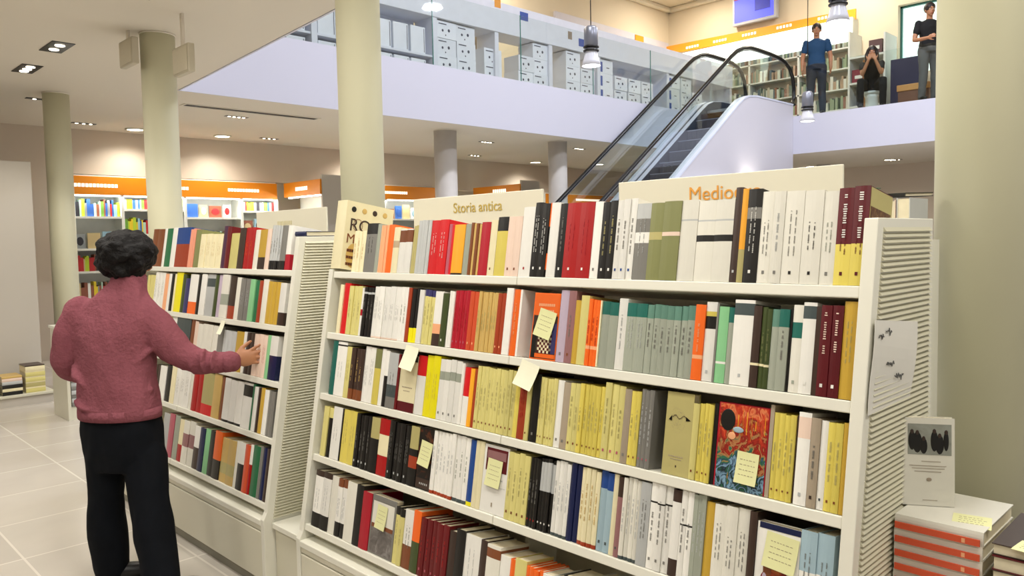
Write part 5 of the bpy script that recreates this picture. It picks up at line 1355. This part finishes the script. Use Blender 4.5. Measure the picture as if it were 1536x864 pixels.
def face_parts(parent, H, hf, hr, u, s, hair_col):
    mb = MB()
    for k in (-1, 1):
        mb.ell(H+hr*.031*s*k+u*.0*s+hf*.078*s, (.0135*s, .008*s, .007*s), EYEM, (hr, hf, u), 12, 8)
        mb.ell(H+hr*.031*s*k+u*.0*s+hf*.0835*s, (.0058*s, .004*s, .006*s), hair_col, (hr, hf, u), 10, 6)
    o = mb.obj('eyes'); o.data.transform(Matrix.Translation(-parent.location)); o.parent = parent
    mb = MB()
    for k in (-1, 1): mb.tube([H+hr*.014*s*k+u*.022*s+hf*.091*s, H+hr*.034*s*k+u*.028*s+hf*.088*s, H+hr*.05*s*k+u*.02*s+hf*.074*s], .0034*s, hair_col, 6)
    o = mb.obj('eyebrows'); o.data.transform(Matrix.Translation(-parent.location)); o.parent = parent
    mb = MB(); mb.ell(H-u*.066*s+hf*.091*s, (.023*s, .005*s, .0065*s), LIPM, (hr, hf, u), 12, 6)
    o = mb.obj('lips'); o.data.transform(Matrix.Translation(-parent.location)); o.parent = parent
def shoe(parent, A, toe, s, m, name='shoe'):
    t = V((toe.x, toe.y, 0)).normalized(); sd = V((-t.y, t.x, 0)); z0 = A.z-.085*s
    mb = MB()
    mb.ell(V((A.x, A.y, z0+.05*s))+t*.055*s, (.135*s, .045*s, .042*s), m, (t, sd, V((0, 0, 1))), 20, 10)
    mb.ell(V((A.x, A.y, z0+.065*s))-t*.01*s, (.055*s, .04*s, .06*s), m, (t, sd, V((0, 0, 1))), 16, 10)
    o = fused(mb, name, m, .008*s, parent, 3)
    mb = MB(); rs = [[V((A.x, A.y, z0+zz))+t*(.055+.138*cos(a))*s+sd*(.046*sin(a)*(1.0 if cos(a) > 0 else .8))*s for a in [2*pi*k/20 for k in range(20)]] for zz in (.0, .018*s)]
    mb.rings(rs, m, smooth=False); q = mb.obj('sole', o); q.data.transform(Matrix.Translation(-parent.location)); return o

# ---------------------------------------------------------------- the person in the pink sweater
def P3(px, py, d): return at(px, py, d)
PINK = mat('pink_wool', '864E57', rough=.95, var=.14, scale=70, bump=.6, spec=.1, rnd=0)
DENIM = mat('dark_denim', '080B11', rough=.85, var=.25, scale=30, spec=.15, rnd=0)
HAIR = mat('black_hair', '080505', rough=.6, var=.5, scale=120, bump=.5, spec=.22, rnd=0)
base = V((1.2, 3.72, 0)); D = 3.5
r = empty('person', base, 'person in pink sweater and dark jeans seen from behind, reaching for the far bookcase', 'person')
rr_ = RT.copy(); rr_.z = 0; rr_.normalize(); ff = V((0, 0, 1)).cross(rr_)    # camera right and straight away
tr = (rr_*.985-ff*.17).normalized(); tf = V((0, 0, 1)).cross(tr)                # torso turned a little to the right
hf = (rr_*.62+ff*.70-V((0, 0, .30))).normalized()
Hc = P3(194, 386, D+.02)
neck = P3(191, 428, D+.01); chest = P3(176, 500, D); waist = P3(180, 575, D); pelvis = P3(184, 650, D)
shL, elL, wrL = P3(116, 468, D-.01), P3(97, 540, D+.0), P3(128, 560, D+.20)
shR, elR, wrR = P3(226, 470, D-.01), P3(272, 537, D+.02), P3(352, 541, D+.08)
hipL, knL, anL = P3(157, 668, D), P3(160, 762, D+.02), P3(168, 846, D+.04)
hipR, knR, anR = P3(214, 668, D-.03), P3(226, 765, D-.10), P3(242, 862, D-.17)
body = MB()
torso(body, [(pelvis-V((0, 0, .05)), .11, .08), (pelvis, .13, .095), (waist, .11, .085), (chest, .14, .095), (chest+V((0, 0, .1)), .145, .08), (neck-V((0, 0, .05)), .10, .07), (neck, .05, .05)], tr, tf, SKIN)
body.tube([neck-V((0, 0, .06)), neck, Hc-V((0, 0, .03))], [.06, .052, .05], SKIN, 16)
hr, hu = head(body, Hc, hf, V((0, 0, 1)), .98)
limb(body, [shL, elL, wrL], [.035, .032, .026], SKIN); limb(body, [shR, elR, wrR], [.035, .032, .026], SKIN)
limb(body, [hipL, knL, anL], [.055, .045, .036], SKIN); limb(body, [hipR, knR, anR], [.055, .045, .036], SKIN)
hd = (P3(398, 530, D+.11)-wrR).normalized()
hand(body, wrR+hd*.0, hd, ff+rr_*.15, V((0, 0, 1)), .98, .16, .30)
hand(body, wrL, (rr_*.9+V((0, 0, .1))).normalized(), -ff, V((0, 0, 1)), .95, .5)
o = fused(body, 'body', SKIN, .0055, r, 3)
face_parts(r, Hc, hf, hr, hu, .98, HAIR)
sw = MB()
secs = []
for (y, cx, hw, hd_) in ((624, 180, 61, .128), (612, 180, 62, .132), (585, 178, 60, .130), (560, 176, 58, .125), (530, 173, 60, .125), (500, 172, 66, .125), (478, 172, 68, .115), (460, 174, 60, .10), (446, 180, 44, .085), (436, 186, 33, .07), (424, 190, 27, .062), (413, 191, 25, .060)):
    secs.append((P3(cx, y, D), hw/F_PX*D*.98, hd_))
torso(sw, secs, tr, tf, PINK)
limb(sw, [P3(120, 464, D), P3(104, 500, D-.01), elL, P3(112, 556, D+.10), wrL], [.062, .062, .058, .052, .045], PINK, 18)
limb(sw, [P3(216, 466, D), P3(240, 497, D), P3(268, 530, D+.02), P3(305, 543, D+.05), P3(349, 543, D+.075)], [.068, .074, .070, .056, .043], PINK, 18)
# sleeve gathers
for px, py, rd in ((258, 520, .077), (275, 534, .074), (292, 540, .066), (308, 542, .060), (322, 543, .055)):
    c = P3(px, py, D+.03); sw.ell(c, (.016, rd, rd), PINK, (rr_*.86-V((0, 0, 1))*.3, ff, V((0, 0, 1))), 16, 10)
for (x0_, y0_, x1_, y1_) in ((128, 596, 165, 612), (200, 600, 238, 580), (205, 560, 238, 520), (120, 545, 150, 575), (150, 606, 200, 614), (232, 500, 205, 540)):
    a_ = P3(x0_, y0_, D); b_ = P3(x1_, y1_, D); m_ = (a_+b_)/2
    dd_ = lambda p, x: p-tf*(.125*sqrt(max(0, 1-((x-178)/66)**2)))
    sw.tube([dd_(a_, x0_)+tf*.012, dd_(m_, (x0_+x1_)/2)+tf*.002, dd_(b_, x1_)+tf*.012], [.008, .016, .008], PINK, 10)
sweater = fused(sw, 'sweater', PINK, .008, r, 4, .012, 11, fold=(1, 1, .5))
mb = MB(); rs = []
for k, (y, cx, hw) in enumerate(((610, 180, 63), (625, 181, 62.5))): rs.append([P3(cx, y, D)+tr*(hw/F_PX*D*cos(t))+tf*(.131*sin(t)) for t in [2*pi*j/40 for j in range(40)]])
mb.rings(rs, PINK); o = mb.obj('sweater_hem', sweater); o.data.transform(Matrix.Translation(-r.location))
cu = P3(349, 543, D+.075); mb = MB(); ad = (wrR-P3(320, 543, D+.06)).normalized(); mb.tube([cu-ad*.035, cu-ad*.01, cu+ad*.006], [.047, .046, .040], PINK, 20); o = mb.obj('cuff', sweater); o.data.transform(Matrix.Translation(-r.location))
tw = MB()
torso(tw, [(P3(180, 606, D), 57/F_PX*D, .115), (P3(182, 640, D), 61/F_PX*D, .125), (P3(186, 672, D), 61/F_PX*D, .125), (P3(188, 700, D), 57/F_PX*D, .11)], tr, tf, DENIM)
limb(tw, [P3(160, 685, D), P3(158, 742, D+.01), P3(162, 800, D+.03), P3(169, 852, D+.04)], [.092, .074, .086, .074], DENIM, 18)
limb(tw, [P3(219, 685, D-.02), P3(226, 760, D-.08), P3(234, 820, D-.12), P3(243, 872, D-.17)], [.092, .084, .082, .080], DENIM, 18)
tro = fused(tw, 'jeans', DENIM, .009, r, 4, .008, 10, fold=(1, 1, .6))
shoe(r, V((P3(170, 846, D+.03).x, P3(170, 846, D+.03).y, .085)), rr_+ff*.25, .95, BLACKM)
q = P3(244, 872, D-.17); shoe(r, V((q.x, q.y, .085)), rr_*.8+ff*.5, .95, BLACKM)
# hair: full, short and wavy
hb_ = MB(); random.seed(5)
Hh = P3(190, 379, D)
hb_.ell(Hh, (.128, .11, .100), HAIR, (rr_, ff, V((0, 0, 1))), 24, 16)
hb_.ell(Hh-rr_*.03-V((0, 0, .035)), (.105, .095, .08), HAIR, (rr_, ff, V((0, 0, 1))), 20, 14)
for k in range(60):
    a = random.uniform(0, 2*pi); b = random.uniform(-1.0, 1.2); dv = rr_*cos(a)*cos(b)+ff*sin(a)*cos(b)+V((0, 0, 1))*sin(b)
    if dv.dot(hf) > .55 and dv.z < .3: continue
    c = Hh+rr_*(dv.dot(rr_)*.118)+ff*(dv.dot(ff)*.1)+V((0, 0, dv.z*.092-.004))
    sw_ = V((dv.y, -dv.x, 0)); t0 = c; p = [c-dv*.02, c+V((0, 0, -.02))+sw_*.012, c+V((0, 0, -.05))+sw_*.02-dv*.008]
    hb_.tube(p, [.026, .022, .010], HAIR, 8)
hair = fused(hb_, 'hair', HAIR, .006, r, 1, .014, 22)

# ---------------------------------------------------------------- people upstairs (pose in body axes: r right, f forward, z up; metres for 1.7 m height)
def person(label, base, facing, s, pose, colors, hair='short', arms_bare=True, voxel=.011, face=True, skirt=None):
    r = empty('person', base, label, 'person'); f = V((cos(facing), sin(facing), 0)); rt = f.cross(V((0, 0, 1)))
    J = {k: V(base)+(rt*v[0]+f*v[1]+V((0, 0, v[2])))*s for k, v in pose.items()}
    top, low, sh, hc = colors
    b = MB(); H = J['head']; hf = (J['look']-H).normalized()
    tw_ = (J['shR']-J['shL']).normalized(); upv = (J['neck']-J['pelvis']).normalized(); tf_ = upv.cross(tw_)
    mid = lambda t: J['pelvis'].lerp(J['neck'], t)
    def tors(m_, g, mbx, lo=-.12): torso(mbx, [(mid(lo), .135*s*g, .10*s*g), (mid(.02), .155*s*g, .115*s*g), (mid(.35), .135*s*g, .10*s*g), (mid(.7), .165*s*g, .115*s*g), (mid(.88), .17*s*g, .10*s*g), (mid(.97), .085*s*g, .065*s*g), (mid(1.0), .055*s*g, .05*s*g)], tw_, tf_, m_)
    tors(SKIN, 1, b); b.tube([mid(.95), mid(1.0), H-V((0, 0, .03*s))], [.055*s, .052*s, .05*s], SKIN, 14)
    hr, hu = head(b, H, hf, V((0, 0, 1)), s)
    for k in 'LR':
        limb(b, [J['sh'+k], J['el'+k], J['wr'+k]], [.05*s, .041*s, .028*s], SKIN); limb(b, [J['hip'+k], J['kn'+k], J['an'+k]], [.085*s, .056*s, .04*s], SKIN)
        hd = (J['hd'+k]-J['wr'+k]).normalized(); hand(b, J['wr'+k], hd, (J['palm'+k]-J['wr'+k]) if 'palm'+k in J else tw_*(1 if k == 'L' else -1), f if 'thumb'+k not in J else (J['thumb'+k]-J['wr'+k]), s, .4)
    fused(b, 'body', SKIN, voxel*.8, r, 2)
    if face: face_parts(r, H, hf, hr, hu, s, hc)
    t = MB(); tors(top, 1.12, t, -.06)
    for k in 'LR':
        e = J['sh'+k].lerp(J['el'+k], .55) if arms_bare else J['wr'+k]
        pts = [J['sh'+k], J['sh'+k].lerp(J['el'+k], .5), e] if arms_bare else [J['sh'+k], J['el'+k], e]
        limb(t, pts, [.058*s, .058*s, .056*s] if arms_bare else [.07*s, .056*s, .043*s], top)
    fused(t, 'shirt', top, voxel, r, 3, .006*s, 9)
    l = MB(); torso(l, [(mid(.08), .158*s, .125*s), (mid(-.02), .172*s, .135*s), (mid(-.14), .165*s, .13*s)], tw_, tf_, low)
    for k in 'LR': limb(l, [J['hip'+k], J['kn'+k], J['an'+k]], [.1*s, .073*s, .06*s], low)
    fused(l, 'trousers' if not skirt else 'skirt', low, voxel, r, 3, .006*s, 9)
    for k in 'LR': shoe(r, V((J['an'+k].x, J['an'+k].y, J['an'+k].z)), f, s, sh)
    hh = MB(); ax = (hr, hf, hu)
    hh.ell(H+hu*.035*s-hf*.022*s, (.090*s, .104*s, .100*s), hc, ax, 20, 14)
    if hair == 'long':
        for k in (-1, 1):
            hh.tube([H+hr*.06*s*k+hu*.06*s, H+hr*.085*s*k-hu*.03*s-hf*.0, H+hr*.085*s*k-hu*.16*s+hf*.0, H+hr*.07*s*k-hu*.26*s], [.036*s, .046*s, .046*s, .02*s], hc, 10)
        hh.tube([H+hu*.04*s-hf*.07*s, H-hu*.1*s-hf*.09*s, H-hu*.26*s-hf*.07*s], [.07*s, .075*s, .04*s], hc, 12, flat=1.2)
    elif hair == 'bob': hh.ell(H-hu*.02*s-hf*.045*s, (.088*s, .07*s, .09*s), hc, ax, 18, 12)
    fused(hh, 'hair', hc, .010*s, r, 2, .006*s, 22)
    return r
STAND = dict(head=(0, .02, 1.60), look=(0, 1, 1.52), neck=(0, 0, 1.44), pelvis=(0, 0, .93), shL=(-.185, 0, 1.37), elL=(-.245, -.01, 1.10), wrL=(-.25, .05, .86), hdL=(-.245, .09, .7),
    shR=(.185, 0, 1.37), elR=(.245, -.01, 1.10), wrR=(.25, .05, .86), hdR=(.245, .09, .7), hipL=(-.09, 0, .9), knL=(-.1, .02, .49), anL=(-.11, -.01, .085), hipR=(.09, 0, .9), knR=(.1, .03, .49), anR=(.12, .0, .085))
SIT = dict(head=(0, .26, 1.10), look=(0, 1.2, .98), neck=(0, .14, .97), pelvis=(0, -.14, .50), shL=(-.175, .12, .90), elL=(-.17, .32, .68), wrL=(-.06, .40, .93), hdL=(-.02, .37, 1.05), palmL=(-.03, .2, .98), thumbL=(-.05, .3, 1.1),
    shR=(.175, .12, .90), elR=(.17, .32, .68), wrR=(.06, .40, .93), hdR=(.02, .37, 1.05), palmR=(.03, .2, .98), thumbR=(.05, .3, 1.1),
    hipL=(-.1, -.1, .48), knL=(-.2, .32, .54), anL=(-.2, .24, .085), hipR=(.1, -.1, .48), knR=(.2, .32, .54), anR=(.2, .24, .085))
BLUE = mat('blue_polo', '103C60', rough=.8, rnd=0); JEAN = mat('jeans_dark_blue', '1E2434', rough=.85, rnd=0); JEAN2 = mat('grey_trousers', '5C5A58', rough=.85, rnd=0)
DKH = mat('dark_brown_hair', '1C120E', rough=.5, rnd=0); BLK = mat('black_cloth', '0E0C0E', rough=.85, rnd=0)
BEI = mat('beige_knit', 'C8B49C', rough=.9, rnd=0)
fz = ZF
person('person standing at the upper balustrade in blue polo shirt and dark jeans', (15.70, 7.02, fz), atan2(-6.9, -15.6), 1.07, STAND, (BLUE, JEAN, BLACKM, DKH))
sit_b = V((15.95, 6.02, fz))
person('person with long dark hair sitting upstairs, elbows on knees, hands at face', tuple(sit_b), atan2(-5.8, -15.9), .98, SIT, (BLK, BLK, BLACKM, DKH), hair='long')
r = empty('stool', sit_b, 'small white stool under the seated person upstairs', 'stool'); f = V((cos(atan2(-5.8, -15.9)), sin(atan2(-5.8, -15.9)), 0)); c = sit_b-f*.13; c = V((c.x, c.y, 0)); R = Rel(r)
mb = MB(); mb.lathe((c.x, c.y, fz), [(.15, .33), (.17, .35), (.17, .375), (.15, .39)], SHW, 24); R(mb, 'seat')
mb = MB(); mb.lathe((c.x, c.y, fz), [(.15, 0), (.12, .1), (.12, .26), (.145, .33)], SHW, 24); R(mb, 'base')
person('person in dark top and grey trousers upstairs, half hidden by the big pillar', (15.75, 4.93, fz), atan2(-4, -15.9)+.5, 1.04, dict(STAND, wrR=(.16, .3, 1.05), hdR=(.1, .42, 1.08), elR=(.26, .02, 1.08)), (BLK, JEAN2, BLACKM, DKH))
person('person in beige top and dark skirt seen between cartons upstairs', (9.55, 10.55, fz), 2.2, .93, dict(STAND, wrR=(.2, .35, 1.15), hdR=(.18, .5, 1.2), elR=(.25, .1, 1.12)), (BEI, JEAN, BLACKM, DKH), hair='bob')
# ================================================================ LIGHT
def added_panel(x, y, sx, sy, e, col=(1, .94, .84)):  # unseen panel lamps added in place of ceiling spots
    r = empty('added_panel_light', (x, y, ZC), 'square panel lamp added out of view to light the near aisle', 'ceiling light', 'panel lamps added to light the near aisle')
    mb = MB(); mb.box((-sx/2-.03, -sy/2-.03, -.03), (sx/2+.03, sy/2+.03, -.001), WHITE); mb.obj('frame', r)
    L = bpy.data.lights.new('panel', 'AREA'); L.shape = 'RECTANGLE'; L.size = sx; L.size_y = sy; L.energy = e; L.color = col
    o = bpy.data.objects.new('added_panel_lamp', L); COL.objects.link(o); o.location = (x, y, ZC-.035)
WARM = (1, .96, .89)
for x, y in LIGHTS+[(.4, 6.4), (-1.5, 6.6), (3.9, 10.6), (7.0, 10.4)][:2]: added_panel(x, y, .5, .5, 25, WARM)
# unseen round lamps added to light the atrium and upper floor
def added_round_lamp(x, y, e, col, tgt=None):
    r = empty('added_atrium_light', (x, y, 7.62), 'round lamp added out of view to light atrium and upper floor', 'ceiling light', 'round lamps added to light the atrium')
    b = MB(); b.lathe((0, 0, -.05), [(.02, 0), (.2, 0), (.22, .02), (.22, .049)], LAMPC, 28); b.obj('diffuser', r)
    L = bpy.data.lights.new('added_disk', 'AREA'); L.shape = 'DISK'; L.size = .5; L.energy = e; L.color = col
    o = bpy.data.objects.new('added_atrium_lamp', L); COL.objects.link(o); o.location = (x, y, 7.55)
    if tgt: o.rotation_euler = (V(tgt)-o.location).to_track_quat('-Z', 'Y').to_euler()
COOL = (.84, .88, 1)
for x, y in ((5, 1), (9, 1), (13, 1), (5, 5), (9, 5), (13, 5)): added_round_lamp(x, y, 160, COOL)
for x, y in ((16.6, 10.5), (16.8, 7), (11, 11.2), (6, 10.5)): added_round_lamp(x, y, 80, (1, .9, .74))
# uplight at the foot of the escalator wall
r = empty('uplight', (13.5, 7.13, 0), 'small floor uplight washing the white escalator wall', 'lamp')
b = MB(); b.lathe((0, 0, 0), [(.08, 0), (.08, 2.25), (.1, 2.3), (.09, 2.34)], WHITE, 20); b.obj('post', r)
b = MB(); b.lathe((0, 0, 2.33), [(.01, 0), (.085, 0), (.085, .012)], LAMP, 20); b.obj('lamp', r)
spotlight((13.5, 7.13, 2.38), 16, 2.2, 1, (1, .93, .8), (13.55, 7.36, 2.8))
w = bpy.data.worlds.new('world'); scene.world = w; w.use_nodes = True
w.node_tree.nodes['Background'].inputs[0].default_value = (1, .97, .93, 1); w.node_tree.nodes['Background'].inputs[1].default_value = .30
scene.view_settings.view_transform = 'Standard'; scene.view_settings.look = 'None'; scene.view_settings.gamma = 1; scene.view_settings.use_curve_mapping = False
scene.view_settings.exposure = -0.07
